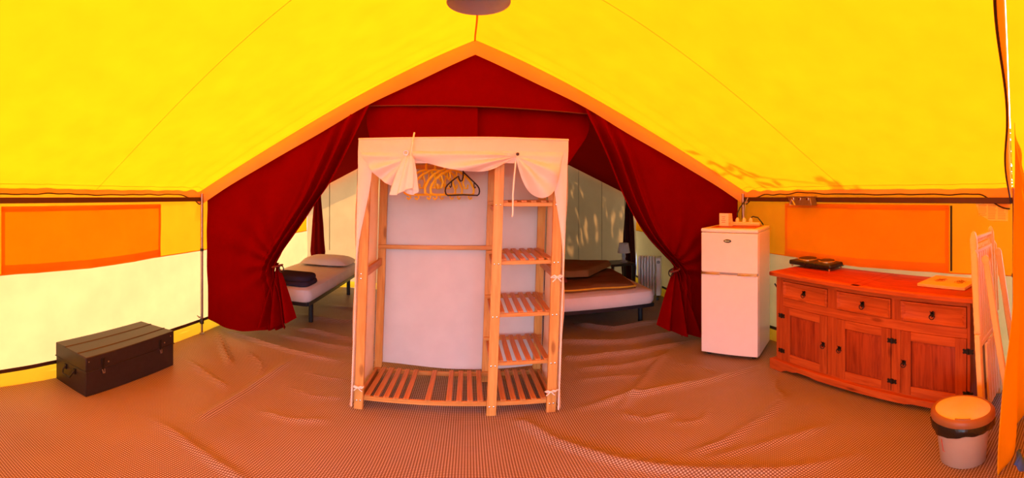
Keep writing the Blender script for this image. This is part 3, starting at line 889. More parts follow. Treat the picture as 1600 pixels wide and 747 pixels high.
for y in (-.29, .27):
    la = part('latch', MB().box(tw, tw + .006, y - .012, y + .012, .205, .285), 'black_iron', tk, .002)
    part('hasp', MB().tube([(tw + .008, y - .01, .200), (tw + .014, y - .006, .170), (tw + .014, y + .006, .170), (tw + .008, y + .01, .200)], .004, 6), 'steel', la)
    part('rivet', MB().lathe([(0, .004), (.006, .002), (.007, 0)], 10).map(lambda a, b, c: (tw + c, y + .05 + a, .245 + b)), 'steel', la)
hd = part('handle', MB().tube([(.055, -tl - .004, .165), (.055, -tl - .022, .145), (.045, -tl - .030, .118), (-.045, -tl - .030, .118), (-.055, -tl - .022, .145), (-.055, -tl - .004, .165)], .006, 8), 'black_iron', tk)
for x in (-.055, .055):
    part('handle_bracket', MB().box(x - .012, x + .012, -tl - .007, -tl + .003, .145, .185), 'black_iron', hd, .002)
for y in (-.405, .39):
    part('rivet', MB().lathe([(0, .003), (.004, .002), (.005, 0)], 10).map(lambda a, b, c: (tw + c, y + a, .285 + b)), 'steel', tk)

# ================================================================ single bed (left room)
def rounded_slab(x0, x1, y0, y1, z0, z1, r=.06, puff=.015, n=26, seed=0):
    """mattress-like block with round edges and a slightly uneven top"""
    mb = MB()
    prof = [(r * .35, z0), (.0, z0 + r * .5), (0, z1 - r), (r * .30, z1 - r * .30), (r, z1)]
    outl = []
    cr = .09
    for cx, cy, a0 in ((x1 - cr, y1 - cr, 0), (x0 + cr, y1 - cr, 90), (x0 + cr, y0 + cr, 180), (x1 - cr, y0 + cr, 270)):
        for k in range(7):
            a = R(a0 + 90 * k / 6)
            outl.append((cx, cy, math.cos(a), math.sin(a)))
    rings = []
    for ins, z in prof:
        rings.append([(cx + (cr - ins) * ca, cy + (cr - ins) * sa, z + (.004 * nz(cx * 6, cy * 6, z * 9 + seed))) for cx, cy, ca, sa in outl])
    N = len(outl)
    for rg in rings: mb.v += rg
    for i in range(len(rings) - 1):
        for k in range(N):
            mb.f.append((i * N + k, i * N + (k + 1) % N, (i + 1) * N + (k + 1) % N, (i + 1) * N + k))
    mb.f.append(tuple(range(N))[::-1])
    mb.f.append(tuple((len(rings) - 1) * N + k for k in range(N)))
    return mb
def bed(name, label, x0, x1, y0, y1, zf, zm, legs):
    t = thing(name, label, 'bed', ((x0 + x1) / 2, (y0 + y1) / 2, 0))
    fr = MB()
    for a, b in (((x0 + .03, y0 + .03), (x1 - .03, y0 + .03)), ((x0 + .03, y1 - .03), (x1 - .03, y1 - .03)), ((x0 + .03, y0 + .03), (x0 + .03, y1 - .03)), ((x1 - .03, y0 + .03), (x1 - .03, y1 - .03)), (((x0 + x1) / 2, y0 + .03), ((x0 + x1) / 2, y1 - .03))):
        fr.bar((*a, zf - .02), (*b, zf - .02), .035, .04)
    part('frame', fr, 'black_metal', t, .004)
    for i in range(9):
        y = lerp(y0 + .15, y1 - .15, i / 8)
        part('bed_slat', MB().box(x0 + .04, x1 - .04, y - .035, y + .035, zf - .002, zf + .008), 'dark_wood', t)
    for x, y in legs:
        part('leg', MB().tube([(x, y, 0), (x, y, zf - .02)], .027, 14), 'black_metal', t)
    part('mattress', rounded_slab(x0, x1, y0, y1, zf, zm), 'sheet', t)
    return t
bed('single_bed', 'single bed on a black frame with a pale fitted sheet', -2.50, -1.64, 3.66, 5.54, .315, .465, [(-1.755, 3.98), (-2.38, 3.98), (-1.755, 5.35), (-2.38, 5.35)])
def pillow_mesh(cx, cy, cz, lx, ly, h, seed=0, rot=0):
    mb = MB()
    n = 22
    def P(u, v, top):
        a, b = 2 * u - 1, 2 * v - 1
        prof = max(0, (1 - abs(a) ** 3.2)) ** .55 * max(0, (1 - abs(b) ** 3.2)) ** .55
        z = h * prof * (1 if top else -.30) * (1 + .12 * nz(u * 4 + seed, v * 4))
        pin = 1 - .06 * (1 - abs(a)) * abs(b) ** 4
        x, y = a * lx * (1 - .05 * b * b), b * ly * (1 - .05 * a * a)
        return (cx + x * math.cos(rot) - y * math.sin(rot), cy + x * math.sin(rot) + y * math.cos(rot), cz + h * .30 + z)
    mb.grid(lambda u, v: P(u, v, True), n, n).grid(lambda u, v: P(u, v, False), n, n)
    return mb
single('pillow', pillow_mesh(-2.02, 5.24, .468, .36, .27, .095), 'sheet', (-2.02, 5.24, .468), 'flat pale pillow at the head of the single bed', 'pillow')
single('folded_duvet', rounded_slab(-2.16, -1.69, 3.72, 4.08, .472, .525, .028, seed=2).add(*(lambda m: (m.v, m.f))(rounded_slab(-2.15, -1.70, 3.735, 4.065, .520, .583, .030, seed=5))),
       'duvet_dark', (-1.92, 3.9, .466), 'folded dark purple blanket at the foot of the single bed', 'blanket', subs=0)

# ================================================================ double bed (right room)
bed('double_bed', 'double bed on a black frame with a pale fitted sheet', .44, 1.86, 3.66, 5.62, .285, .440, [(1.80, 3.94), (.55, 3.94), (1.80, 5.35), (.55, 5.35)])
def quilt(outline, z0, th, n=46, seed=0):
    """thick cover laid on the mattress: four corners, soft lumpy top, round edge"""
    (ax, ay), (bx, by), (cx, cy), (dx, dy) = outline
    mb = MB()
    def P(u, v, top):
        x = lerp(lerp(ax, bx, u), lerp(dx, cx, u), v) + .02 * nz(u * 3, v * 3, seed)
        y = lerp(lerp(ay, by, u), lerp(dy, cy, u), v) + .03 * nz(u * 4, v * 3, seed + 5)
        e = min(u, 1 - u, v, 1 - v)
        k = math.sqrt(max(0, 1 - (1 - min(1, e / .05)) ** 2))
        h = th * (.42 + .58 * k) + .030 * max(0, nz(x * 3, y * 3, seed + 2)) * k + .012 * nz(x * 8, y * 8, seed) * k
        return (x, y, z0 + (h if top else .0))
    mb.grid(lambda u, v: P(u, v, True), n, n).grid(lambda u, v: P(u, v, False), n, n)
    N = n + 1
    o = N * N
    ring = [(i, 0) for i in range(n)] + [(n, j) for j in range(n)] + [(i, n) for i in range(n, 0, -1)] + [(0, j) for j in range(n, 0, -1)]
    idx = [j * N + i for i, j in ring]
    for a, b in zip(idx, idx[1:] + idx[:1]): mb.f.append((a, b, b + o, a + o))
    edge = [mb.v[i] for i in idx]
    return mb, edge
qm, qe = quilt([(.60, 3.84), (1.68, 3.80), (1.80, 4.75), (.55, 5.0)], .441, .06, seed=1)
qt = thing('quilt', 'brown quilt with yellow edge piping spread over the double bed', 'quilt', (1.15, 4.3, .441))
part('cover', qm, 'quilt_brown', qt)
part('edge_piping', MB().tube([(p[0], p[1], p[2] + .004) for p in qe[:70]], .009, 6), 'gold_piping', qt, label='yellow piping')
qm2, _ = quilt([(.50, 4.20), (1.25, 4.12), (1.74, 4.70), (.52, 5.35)], .540, .075, seed=8)
single('folded_cover', qm2, 'quilt_light', (1.0, 4.6, .54), 'light brown cover lying in folds on top of the brown quilt', 'blanket')
single('cushion', pillow_mesh(.86, 3.98, .53, .10, .12, .06, 3), 'maroon', (.86, 3.98, .52), 'dark red cushion on the double bed beside the wardrobe', 'cushion')

# nightstand, lamp, radiator
ns = thing('bedside_table', 'small black bedside table beyond the double bed', 'table', (2.06, 5.22, 0))
part('table_top', MB().box(1.88, 2.24, 5.04, 5.40, .455, .487), 'dark_wood', ns, .004)
for x in (1.905, 2.215):
    for y in (5.065, 5.375):
        part('leg', MB().box(x - .018, x + .018, y - .018, y + .018, 0, .455), 'dark_wood', ns, .002)
bl = thing('table_lamp', 'small lamp with a pale shade on the black bedside table', 'lamp', (2.13, 5.20, .487))
part('base', MB().lathe([(0, .487), (.055, .487), (.055, .497), (.028, .510), (.022, .53), (.030, .57), (.022, .62), (.010, .645), (0, .645)], 20, (2.13, 5.20, 0)), 'lamp_base', bl)
part('shade', MB().lathe([(.092, .625), (.068, .765), (.065, .765), (.089, .625)], 28, (2.13, 5.20, 0)), 'lampshade', bl)
single('hanging_cord', MB().tube([(2.19, 5.30, .80 + .0655 * i) for i in range(12)], .005, 6), 'piping', (2.19, 5.30, .8), 'thin dark cord hanging above the bedside lamp', 'cord')
single('hanging_cord', MB().tube([(-2.13, 5.58, .62 + .0745 * i) for i in range(15)], .005, 6), 'piping', (-2.13, 5.58, .62), 'thin dark cord hanging above the single bed pillow', 'cord')
ra = thing('oil_radiator', 'white oil filled radiator standing by the wall beyond the double bed', 'radiator', (2.36, 4.83, 0), (0, 0, R(-33)), local=True)
fin = meshmat(MB().prism([(-.07, .06), (.07, .06), (.078, .08), (.078, .58), (.06, .61), (-.06, .61), (-.078, .58), (-.078, .08)], lambda a, b, d: (d, a, b), -.014, .014), 'fin', 'radiator_white')
for i in range(6): mods(inst('fin', fin, ra, (-.135 + i * .040, 0, 0)), .008)
pn = part('control_panel', MB().box(.095, .165, -.082, .082, .06, .60), 'radiator_white', ra, .012)
part('dial', MB().lathe([(0, .012), (.022, .010), (.024, 0)], 18).map(lambda a, b, c: (.13 + a, -.082 - c, .54 + b)), 'grey_seal', pn)
for x in (-.11, .12):
    part('foot', MB().box(x - .015, x + .015, -.11, .11, 0.0, .045), 'black_plastic', ra, .006)
single('power_cable', MB().tube([(2.45, 4.60, .012), (2.40, 4.45, .02), (2.48, 4.35, .012), (2.53, 4.52, .012), (2.46, 4.56, .035)], .008, 6), 'black_plastic', (2.47, 4.48, 0), 'loose black cable lying on the floor beside the radiator', 'cable')

# ================================================================ fridge
EX = Vector((.558, -.829, 0)).normalized()
FR_ = Vector((2.107, 2.363, 0))
EB = Vector((.829, .558, 0)).normalized()
fc = FR_ - EX * .25 + EB * .24
fa = math.atan2(EX.y, EX.x)
fg = thing('fridge', 'white two door fridge freezer standing in the corner beside the sideboard', 'fridge', tuple(fc), (0, 0, fa), local=True)
# local: x along the front, y to the back
part('body', MB().box(-.25, .25, -.19, .24, .025, 1.135), 'white_enamel', fg, .006)
part('top', MB().box(-.252, .252, -.238, .242, 1.135, 1.168), 'white_enamel', fg, .010, seg=3)
part('top_reflection', MB().box(-.20, .20, -.14, .20, 1.168, 1.1695), 'waxed_top', fg)  # thin brown sheet painting a warm reflection on the fridge top
def door(z0, z1):
    mb = MB()
    def P(u, v):
        x = lerp(-.25, .25, u)
        return (x, -.236 - .006 * math.sin(math.pi * u), lerp(z0, z1, v))
    mb.grid(P, 16, 2)
    n = len(mb.v)
    mb.v += [(p[0], -.196, p[2]) for p in mb.v]
    N = 17
    mb.f += [tuple(i + n for i in f[::-1]) for f in mb.f[:32]]
    for i in range(16):
        mb.f.append((i, i + n, i + 1 + n, i + 1)); j = i + 2 * N
        mb.f.append((j, j + 1, j + 1 + n, j + n))
    for j in range(2):
        a, b = j * N, (j + 1) * N
        mb.f.append((a, b, b + n, a + n)); a, b = a + 16, b + 16
        mb.f.append((a, a + n, b + n, b))
    return mb
d1 = part('freezer_door', door(.792, 1.132), 'white_enamel', fg, .006)
d2 = part('fridge_door', door(.035, .772), 'white_enamel', fg, .006)
part('seal', MB().box(-.244, .244, -.196, -.189, .04, 1.13), 'grey_seal', fg)
for d, z in ((d1, .786), (d2, .7745)):
    part('handle', MB().box(-.246, -.075, -.252, -.225, z - .004, z + .005), 'chrome', d, .003)
    part('handle', MB().box(.075, .246, -.252, -.225, z - .004, z + .005), 'chrome', d, .003)
part('handle_recess', MB().box(-.075, .075, -.235, -.20, .772, .792), 'grey_seal', fg)
bd = part('badge', MB().lathe([(0, .003), (.031, .003), (.035, 0), (.035, -.006)], 28).map(lambda a, b, c: (-.01 + a, -.242 - c, 1.066 + b * .42)), 'black_plastic', d1, label='small dark oval badge')
part('badge_ring', MB().tube([(-.01 + .034 * math.cos(a), -.2445, 1.066 + .0145 * math.sin(a)) for a in [2 * math.pi * i / 28 for i in range(28)]], .0012, 5, closed=True), 'chrome', d1)
lt = MB()
for k, (dx, hh) in enumerate(((-.020, .010), (-.013, .007), (-.006, .007), (.001, .007), (.008, .007), (.015, .007))):
    lt.box(-.01 + dx - .0024, -.01 + dx + .0024, -.2462, -.2448, 1.066 - .004, 1.066 - .004 + hh)
part('badge_lettering', lt, 'chrome', d1)
for x in (-.2, .2):
    for y in (-.17, .2):
        part('foot', MB().lathe([(0, 0), (.02, 0), (.02, .026), (0, .026)], 12, (x, y, 0)), 'black_plastic', fg)
def fw(x, y, z):                                # fridge local -> world
    v = Matrix.Rotation(fa, 4, 'Z') @ Vector((x, y, 0))
    return (fc.x + v.x, fc.y + v.y, z)
# card on the fridge
cd = thing('greeting_card', 'small cream card with red print standing on the fridge', 'card', fw(-.13, .07, 1.1695), (0, 0, fa + R(-4)), local=True)
part('front', MB().box(-.062, .030, -.002, .002, 0, .115), 'card_stock', cd)
part('border', MB().box(.030, .062, -.003, .002, 0, .116), 'card_edge', cd)
part('back', MB().add([(-.062, .002, 0), (.062, .002, 0), (.062, .030, 0), (-.062, .030, 0), (-.062, .001, .115), (.062, .001, .115), (.062, .004, .115), (-.062, .004, .115)], [(0, 1, 2, 3), (4, 5, 6, 7), (0, 1, 5, 4), (2, 3, 7, 6), (1, 2, 6, 5), (3, 0, 4, 7)]), 'card_stock', cd)
for k, (wd_, z) in enumerate(((.036, .083), (.026, .066), (.042, .050), (.036, .033))):
    mb = MB()
    n = 6
    for i in range(n):
        x0 = -.020 - wd_ / 2 + wd_ * i / n
        mb.box(x0, x0 + wd_ / n * .72, -.0028, -.0019, z - .003, z + .0035)
    part('printed_line', mb, 'card_print', cd)
# power strip with plugs
ps = thing('power_strip', 'warm-tinted white power strip with plugs and cables on top of the fridge', 'power strip', fw(.02, .165, 1.1695), (0, 0, fa), local=True)
part('strip', MB().box(-.155, .155, -.025, .025, 0, .032), 'warmlit_white_plastic', ps, .006)
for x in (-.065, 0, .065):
    pl = part('plug', MB().lathe([(.018, .030), (.019, .055), (.012, .066), (.006, .074), (0, .074)], 14, (x, 0, 0)), 'warmlit_white_plastic', ps)
part('cable', MB().tube([(-.065, 0, .072), (-.066, .0, .11), (-.05, .02, .16), (-.02, .04, .21), (.02, .07, .26)], .0065, 7), 'black_plastic', ps)
part('cable', MB().tube([(.0, 0, .072), (.0, .005, .13), (.004, .03, .20), (.02, .06, .26)], .005, 7), 'grey_seal', ps)
part('cable', MB().tube([(.065, 0, .072), (.085, .0, .085), (.13, .01, .075), (.165, .02, .03), (.172, .045, .008)], .0065, 7), 'black_plastic', ps)
single('fridge_cable', MB().tube([(2.50, 2.56, .62), (2.515, 2.47, .52), (2.53, 2.38, .42), (2.54, 2.34, .36), (2.53, 2.40, .26), (2.545, 2.36, .19)], .008, 7).box(2.52, 2.57, 2.33, 2.39, .14, .20), 'black_plastic', (2.53, 2.40, 0),
       'black cable with a plug hanging between fridge and sideboard', 'cable')

# ================================================================ sideboard
sb = thing('sideboard', 'waxed reddish pine sideboard with three drawers and three doors', 'sideboard', (2.33, 1.40, 0))
XF = 2.125
SY0, SY1 = .640, 2.165
part('carcass', MB().box(XF + .012, 2.572, SY0, SY1, .06, .815), 'waxed_v', sb)
for y0, y1 in ((2.092, SY1), (1.583, 1.660), (1.092, 1.157), (SY0, .660)):
    part('stile', MB().box(XF, XF + .02, y0, y1, .09, .815), 'waxed_v', sb, .002)
for z0, z1 in ((.780, .815), (.572, .640), (.085, .100)):
    part('face_rail', MB().box(XF - .001, XF + .02, .660, 2.092, z0, z1), 'waxed_h', sb, .002)
# top made of boards with cross strips
part('cross_strip', MB().box(2.080, 2.585, 1.375, 1.445, .816, .846), 'waxed_top', sb, .003)
for a, b in ((.614, 1.373), (1.447, 2.200)):
    for i in range(4):
        x0 = 2.120 + i * .1164
        part('top_plank', MB().box(x0 + .0006, x0 + .1158, a, b, .815, .8455), 'waxed_top', sb, .0015)
part('front_edge', MB().box(2.078, 2.120, .612, 2.202, .813, .846), 'waxed_h', sb, .006)
# plinth with a shaped lower edge
zz = [(.612, 0), (.72, 0), (.74, .012), (.78, .030), (.84, .030), (.88, .045), (1.0, .045), (1.05, .034), (1.4, .034), (1.75, .034), (1.80, .045), (1.92, .045), (1.96, .030), (2.02, .030), (2.06, .012), (2.08, 0), (2.205, 0)]
part('plinth', MB().prism(zz + [(2.205, .092), (.612, .092)], lambda a, b, d: (d, a, b), 2.088, 2.126), 'waxed_h', sb, .003)
for y0 in (.612, 2.165):
    part('plinth', MB().box(2.126, 2.57, y0, y0 + .035, 0, .092), 'waxed_v', sb, .003)
part('reveal', MB().box(XF + .0105, XF + .013, .6605, 2.0915, .1005, .5715).box(XF + .0105, XF + .013, .6605, 2.0915, .6405, .7795), 'groove', sb)
# iron fittings: star plate with a ring, and shaped hinge plate (facing -x)
kn = MB()
st = []
for i in range(16):
    a = 2 * math.pi * i / 16 + math.pi / 4
    rr = (.026, .012, .016, .012)[i % 4]
    st.append((rr * math.cos(a), rr * math.sin(a)))
kn.prism(st, lambda a, b, d: (d, a, b), -.004, 0)
kn.lathe([(0, .014), (.008, .011), (.010, .004)], 12).v[-36:] = [(-p[2], p[0], p[1]) for p in kn.v[-36:]]
kn.tube([(-.012 - .004 * math.sin(a / 2), .016 * math.sin(a), -.016 - .016 * math.cos(a + math.pi)) for a in [2 * math.pi * i / 14 for i in range(14)]], .003, 6, closed=True)
knob_me = meshmat(kn, 'knob', 'black_iron')
hg = [(-.040, .012), (-.030, .022), (-.022, .014), (-.012, .020), (0, .024), (.012, .020), (.022, .014), (.030, .022), (.040, .012), (.034, .004), (.034, -.004), (.040, -.012), (.030, -.022), (.022, -.014), (.012, -.020), (0, -.024), (-.012, -.020), (-.022, -.014), (-.030, -.022), (-.040, -.012), (-.034, -.004), (-.034, .004)]
hm = MB().prism(hg, lambda a, b, d: (d, a * .86, b * .86), -.004, 0)
hm.tube([(-.005, 0, -.018), (-.005, 0, .018)], .005, 8)
hinge_me = meshmat(hm, 'hinge', 'black_iron')
def frame_mb(y0, y1, z0, z1, fw_, xf, d):
    mb = MB()
    mb.box(xf, xf + d, y0, y0 + fw_, z0, z1).box(xf, xf + d, y1 - fw_, y1, z0, z1)
    mb.box(xf, xf + d, y0 + fw_, y1 - fw_, z0, z0 + fw_).box(xf, xf + d, y0 + fw_, y1 - fw_, z1 - fw_, z1)
    return mb
def raised_panel(y0, y1, z0, z1, xo, xi, b):
    """panel field with a sloping border: outer edge at xo, inner field at xi"""
    mb = MB()
    vs = [(xo, y0, z0), (xo, y1, z0), (xo, y1, z1), (xo, y0, z1), (xi, y0 + b, z0 + b), (xi, y1 - b, z0 + b), (xi, y1 - b, z1 - b), (xi, y0 + b, z1 - b)]
    return mb.add(vs, [(0, 1, 5, 4), (1, 2, 6, 5), (2, 3, 7, 6), (3, 0, 4, 7), (4, 5, 6, 7)])
for y0, y1 in ((1.6635, 2.0885), (1.1605, 1.5795), (.6635, 1.0885)):
    d = part('drawer', frame_mb(y0, y1, .6435, .7765, .012, XF - .008, .022), 'waxed_h', sb, .002)
    part('panel', raised_panel(y0 + .012, y1 - .012, .655, .766, XF - .007, XF + .006, .020), 'waxed_h', d)
    part('knob', knob_me, 'black_iron', d).location = (XF - .004 - sb.location.x, (y0 + y1) / 2 - sb.location.y, .712)
for y0, y1, hy, ky in ((1.6635, 2.0885, 2.104, 1.695), (1.1605, 1.5795, 1.150, 1.555), (.6635, 1.0885, .652, 1.066)):
    mb = MB()
    fs = .068
    d = part('door', MB().box(XF - .004, XF + .014, y0, y0 + fs, .102, .570), 'waxed_v', sb, .002)
    part('door_stile', MB().box(XF - .004, XF + .014, y1 - fs, y1, .102, .570), 'waxed_v', d, .002)
    part('door_rail', MB().box(XF - .003, XF + .014, y0 + fs, y1 - fs, .102, .165), 'waxed_h', d, .002)
    part('door_rail', MB().box(XF - .003, XF + .014, y0 + fs, y1 - fs, .507, .570), 'waxed_h', d, .002)
    part('panel', raised_panel(y0 + fs + .003, y1 - fs - .003, .168, .504, XF + .009, XF + .002, .024), 'waxed_panel', d)
    part('knob', knob_me, 'black_iron', d).location = (XF - .004 - sb.location.x, ky - sb.location.y, .345)
    for z in (.488, .182):
        part('hinge', hinge_me, 'black_iron', d).location = (XF - .004 - sb.location.x, hy - sb.location.y, z)

# two-plate hob
hb_ = thing('electric_hob', 'black electric hob with two hot plates on the sideboard', 'hob', (2.475, 2.045, .8465), (0, 0, R(2)), local=True)
part('housing', MB().box(-.105, .105, -.215, .215, .016, .056), 'black_plastic', hb_, .014, seg=3)
for y, r in ((.098, .078), (-.10, .064)):
    hp = part('hot_plate', MB().lathe([(0, .072), (r - .012, .072), (r - .004, .070), (r, .064)], 36, (.012, y, 0)), 'hot_plate', hb_)
    part('plate_ring', MB().lathe([(r, .066), (r + .008, .062), (r + .008, .055)], 36, (.012, y, 0)), 'plate_ring', hp)
for y in (.04, -.06):
    part('dial', MB().lathe([(0, .012), (.013, .011), (.015, 0)], 16).map(lambda a, b, c: (-.105 - c, y + a, .036 + b)), 'black_plastic', hb_)
    part('indicator', MB().lathe([(0, .002), (.004, 0)], 10, (-.085, y + .005, .056)), 'red_knob', hb_)
for x in (-.085, .085):
    for y in (-.19, .19):
        part('foot', MB().lathe([(0, 0), (.008, 0), (.009, .018), (0, .018)], 10, (x, y, 0)), 'plate_ring', hb_)

# wooden board with two burnt scroll motifs
bo = thing('serving_board', 'flat wooden board with scroll drawings on the sideboard', 'board', (2.41, .870, .8465), (0, 0, R(-3)), local=True)
part('slab', MB().box(-.150, .150, -.165, .165, 0, .020), 'board_wood', bo, .003)
for cy, s in ((.062, 1), (-.078, -1)):
    mb = MB()
    for k in range(3):
        pts = []
        for i in range(26):
            a = i / 25 * 4.2 * math.pi
            rr = .052 * (1 - i / 30) * (1 - .18 * k)
            pts.append((.01 + (k - 1) * .028 + rr * .72 * math.sin(a + k), cy + s * rr * .85 * math.cos(a + k * 2), .0204))
        mb.tube(pts, .0013, 4)
    mb.tube([(-.05 + .10 * i / 12, cy + s * .03 * math.sin(i * .7), .0204) for i in range(13)], .0015, 4)
    part('scroll_drawing', mb, 'burn_line', bo)

# metal bracket lamp clipped under the eave beam
br = thing('clip_fixture', 'grey metal fixture clipped under the eave beam above the sideboard', 'fixture', (2.50, 2.235, 1.36))
part('housing', MB().prism([(2.10, 1.365), (2.34, 1.365), (2.375, 1.435), (2.115, 1.435)], lambda a, b, d: (d, a, b), 2.475, 2.555), 'galvanised', br, .003)
part('hood', MB().box(2.468, 2.558, 2.10, 2.385, 1.435, 1.445), 'galvanised', br, .002)
part('end_loop', MB().tube([(2.472, 2.345, 1.367), (2.472, 2.285, 1.367), (2.472, 2.320, 1.418)], .006, 6, closed=True), 'chrome', br)
for y in (2.31, 2.23, 2.14):
    part('clip', MB().box(2.468, 2.476, y - .010, y + .010, 1.408, 1.432), 'chrome', br, .002)

# printed notice on the wall
no = thing('paper_notice', 'yellowish printed notice with curled corner high on the wall above the folded chair', 'notice', (2.58, .62, 1.27))
outl = [(.735, 1.395), (.715, 1.328), (.69, 1.305), (.645, 1.277), (.62, 1.270), (.505, 1.272), (.505, 1.395)]
part('sheet', MB().prism(outl, lambda a, b, d: (d - .03 * (a - .5) * 0, a, b), 2.5785, 2.580), 'paper', no)
for c0, c1 in ((.655, .715), (.585, .645), (.520, .575)):
    for i in range(9):
        z = 1.380 - i * .0115
        if c0 > .65 and z < 1.31: continue
        part('printed_line', MB().box(2.5775, 2.5786, c0 + random.uniform(0, .012), c1, z - (.004 if i == 0 else .0022), z + .0015), 'ink', no)

# ================================================================ folded white chair
ch = thing('folding_chair', 'white plastic folding chair, warm light painted into its colour, leaning folded against the end of the sideboard', 'chair', (2.265, .530, 0), (R(-2.6), 0, 0), local=True)
# local: x across, z up along the leaning chair, y towards the sideboard
def rbar(x0, x1, z0, z1, y0, y1):
    return MB().box(x0, x1, y0, y1, z0, z1)
hw = .225
for s in (-1, 1):
    x = s * (hw - .018)
    rl = part('back_rail', MB().prism([(-.018, .02), (.018, .02), (.020, 1.20), (.012, 1.235), (0, 1.25), (-.012, 1.235), (-.020, 1.20)], lambda a, b, d: (x + d, .016 + a, b), -.016, .016), 'warmlit_white_plastic', ch, .006)
    lg = part('leg', MB().prism([(-.017, .0), (.017, .0), (.019, 1.08), (.010, 1.105), (-.010, 1.105), (-.019, 1.08)], lambda a, b, d: (x - s * .040 + d, -.040 - .105 * (1 - b / 1.08) + a, b), -.014, .014), 'warmlit_white_plastic', ch, .006)
    part('hinge_disc', MB().lathe([(0, .010), (.022, .008), (.024, 0)], 18).map(lambda a, b, c: (x - s * .040 - (.014 + c) if True else 0, -.040 + a, 1.08 + b)), 'warmlit_white_plastic', lg)
    part('armrest', MB().prism([(-.020, .66), (.016, .66), (.016, 1.12), (-.008, 1.15), (-.022, 1.12)], lambda a, b, d: (x + s * .030 + d, .010 + a, b), -.013, .013), 'warmlit_white_plastic', ch, .006)
    part('leg', MB().prism([(-.016, .03), (.016, .03), (.016, .645), (-.016, .645)], lambda a, b, d: (x + s * .030 + d, .012 + a, b), -.012, .012), 'warmlit_white_plastic', ch, .006)
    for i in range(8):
        part('notch', MB().box(x + s * .012 - .008, x + s * .012 + .010, .020, .034, .42 + i * .055, .445 + i * .055), 'warmlit_white_plastic', ch, .002)
hd_ = part('head_rest', frame_mb(-.19, .19, 1.115, 1.215, .020, 0, .024).map(lambda x, y, z: (y, x + .002, z)), 'warmlit_white_plastic', ch, .005)
for i in range(9):
    for j in range(2):
        part('grip_bar', MB().bar((-.16 + i * .037, .014, 1.140 + j * .035), (-.145 + i * .037, .014, 1.165 + j * .035), .012, .008, (0, 1, 0)), 'warmlit_white_plastic', hd_)
for i in range(8):
    x = -.168 + i * .048
    part('back_slat', MB().box(x - .018, x + .018, .004, .020, .58, 1.116), 'warmlit_white_plastic', ch, .004)
part('cross_bar', MB().box(-.20, .20, -.004, .028, .555, .59), 'warmlit_white_plastic', ch, .004)
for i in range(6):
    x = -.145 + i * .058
    part('seat_slat', MB().box(x - .022, x + .022, -.020, -.006, .12, .56), 'warmlit_white_plastic', ch, .004)
part('cross_bar', MB().box(-.18, .18, -.150, -.125, .11, .14), 'warmlit_white_plastic', ch, .004)

# ================================================================ pedal bin
bx, by = 1.680, .545
bn = thing('waste_bin', 'white round waste bin with brown swing lid and black bag', 'bin', (bx, by, 0))
part('body', MB().lathe([(0, .0), (.100, 0), (.107, .008), (.128, .305), (.122, .305), (.100, .012), (0, .012)], 48, (bx, by, 0)), 'bin_body', bn)
bagm = MB().lathe([(.127, .305), (.140, .31), (.147, .292), (.146, .265), (.138, .248), (.131, .252), (.1285, .282)], 64, (bx, by, 0), wob=lambda a, i: 1 + (.022 * math.sin(a * 9 + i) + .018 * math.sin(a * 15 + 2 * i)) * (1 if i > 1 else .2) + .01)
bagm.map(lambda x, y, z: (x, y, z - (.022 * max(0, math.sin(math.atan2(y - by, x - bx) * 2 + 2.6)) if z < .27 else 0)))
part('bin_bag', bagm, 'bag', bn)
ld = part('lid', MB().lathe([(.132, .300), (.149, .306), (.152, .316), (.150, .338), (.142, .350), (.134, .353), (.129, .350), (.129, .342)], 48, (bx, by, 0)), 'bin_lid', bn)
part('lid_flap', MB().lathe([(.131, .343), (.1295, .349), (.11, .354), (.05, .357), (0, .358)], 48, (bx, by, 0)), 'bin_flap', ld)
part('flap_grip', MB().tube([(bx - .130 * math.cos(R(a)), by - .130 * math.sin(R(a)), .3525) for a in range(2, 34, 5)], .006, 6), 'bin_lid', ld)
mk = []
for i in range(9):
    z = .20 - .011 * i
    r = .1125 + .0212 * (z - .1) / .18 + .0035
    mk.append((bx - r * math.cos(R(-31)), by - r * math.sin(R(-31)), z))
part('red_mark', MB().tube(mk + [(mk[-1][0] - .002, mk[-1][1] - .008, mk[-1][2] - .002)], .0016, 5), 'red_mark', bn)

# ================================================================ pendant lamp under the ridge
pdx, pdy, pz = -.004, 1.93, 2.486
pd = thing('pendant_lamp', 'round grey pendant lamp hanging from the tent ridge', 'lamp', (pdx, pdy, pz))
prof = [(.158, 0), (.160, .004), (.156, .012), (.140, .040), (.105, .075), (.065, .098), (.03, .108), (.028, .104), (.062, .092), (.100, .070), (.134, .036), (.150, .010), (.154, .002)]
part('shade', MB().lathe(prof + [prof[0]], 48, (pdx, pdy, pz)), 'lamp_grey', pd)
part('socket', MB().lathe([(0, .04), (.026, .042), (.030, .06), (.030, .15), (.012, .165), (0, .165)], 24, (pdx, pdy, pz)), 'lamp_dark', pd)
part('cord', MB().tube([(pdx, pdy, pz + .16), (pdx + .004, pdy, pz + .22), (0, pdy, RZ - .01)], .004, 6), 'piping', pd)

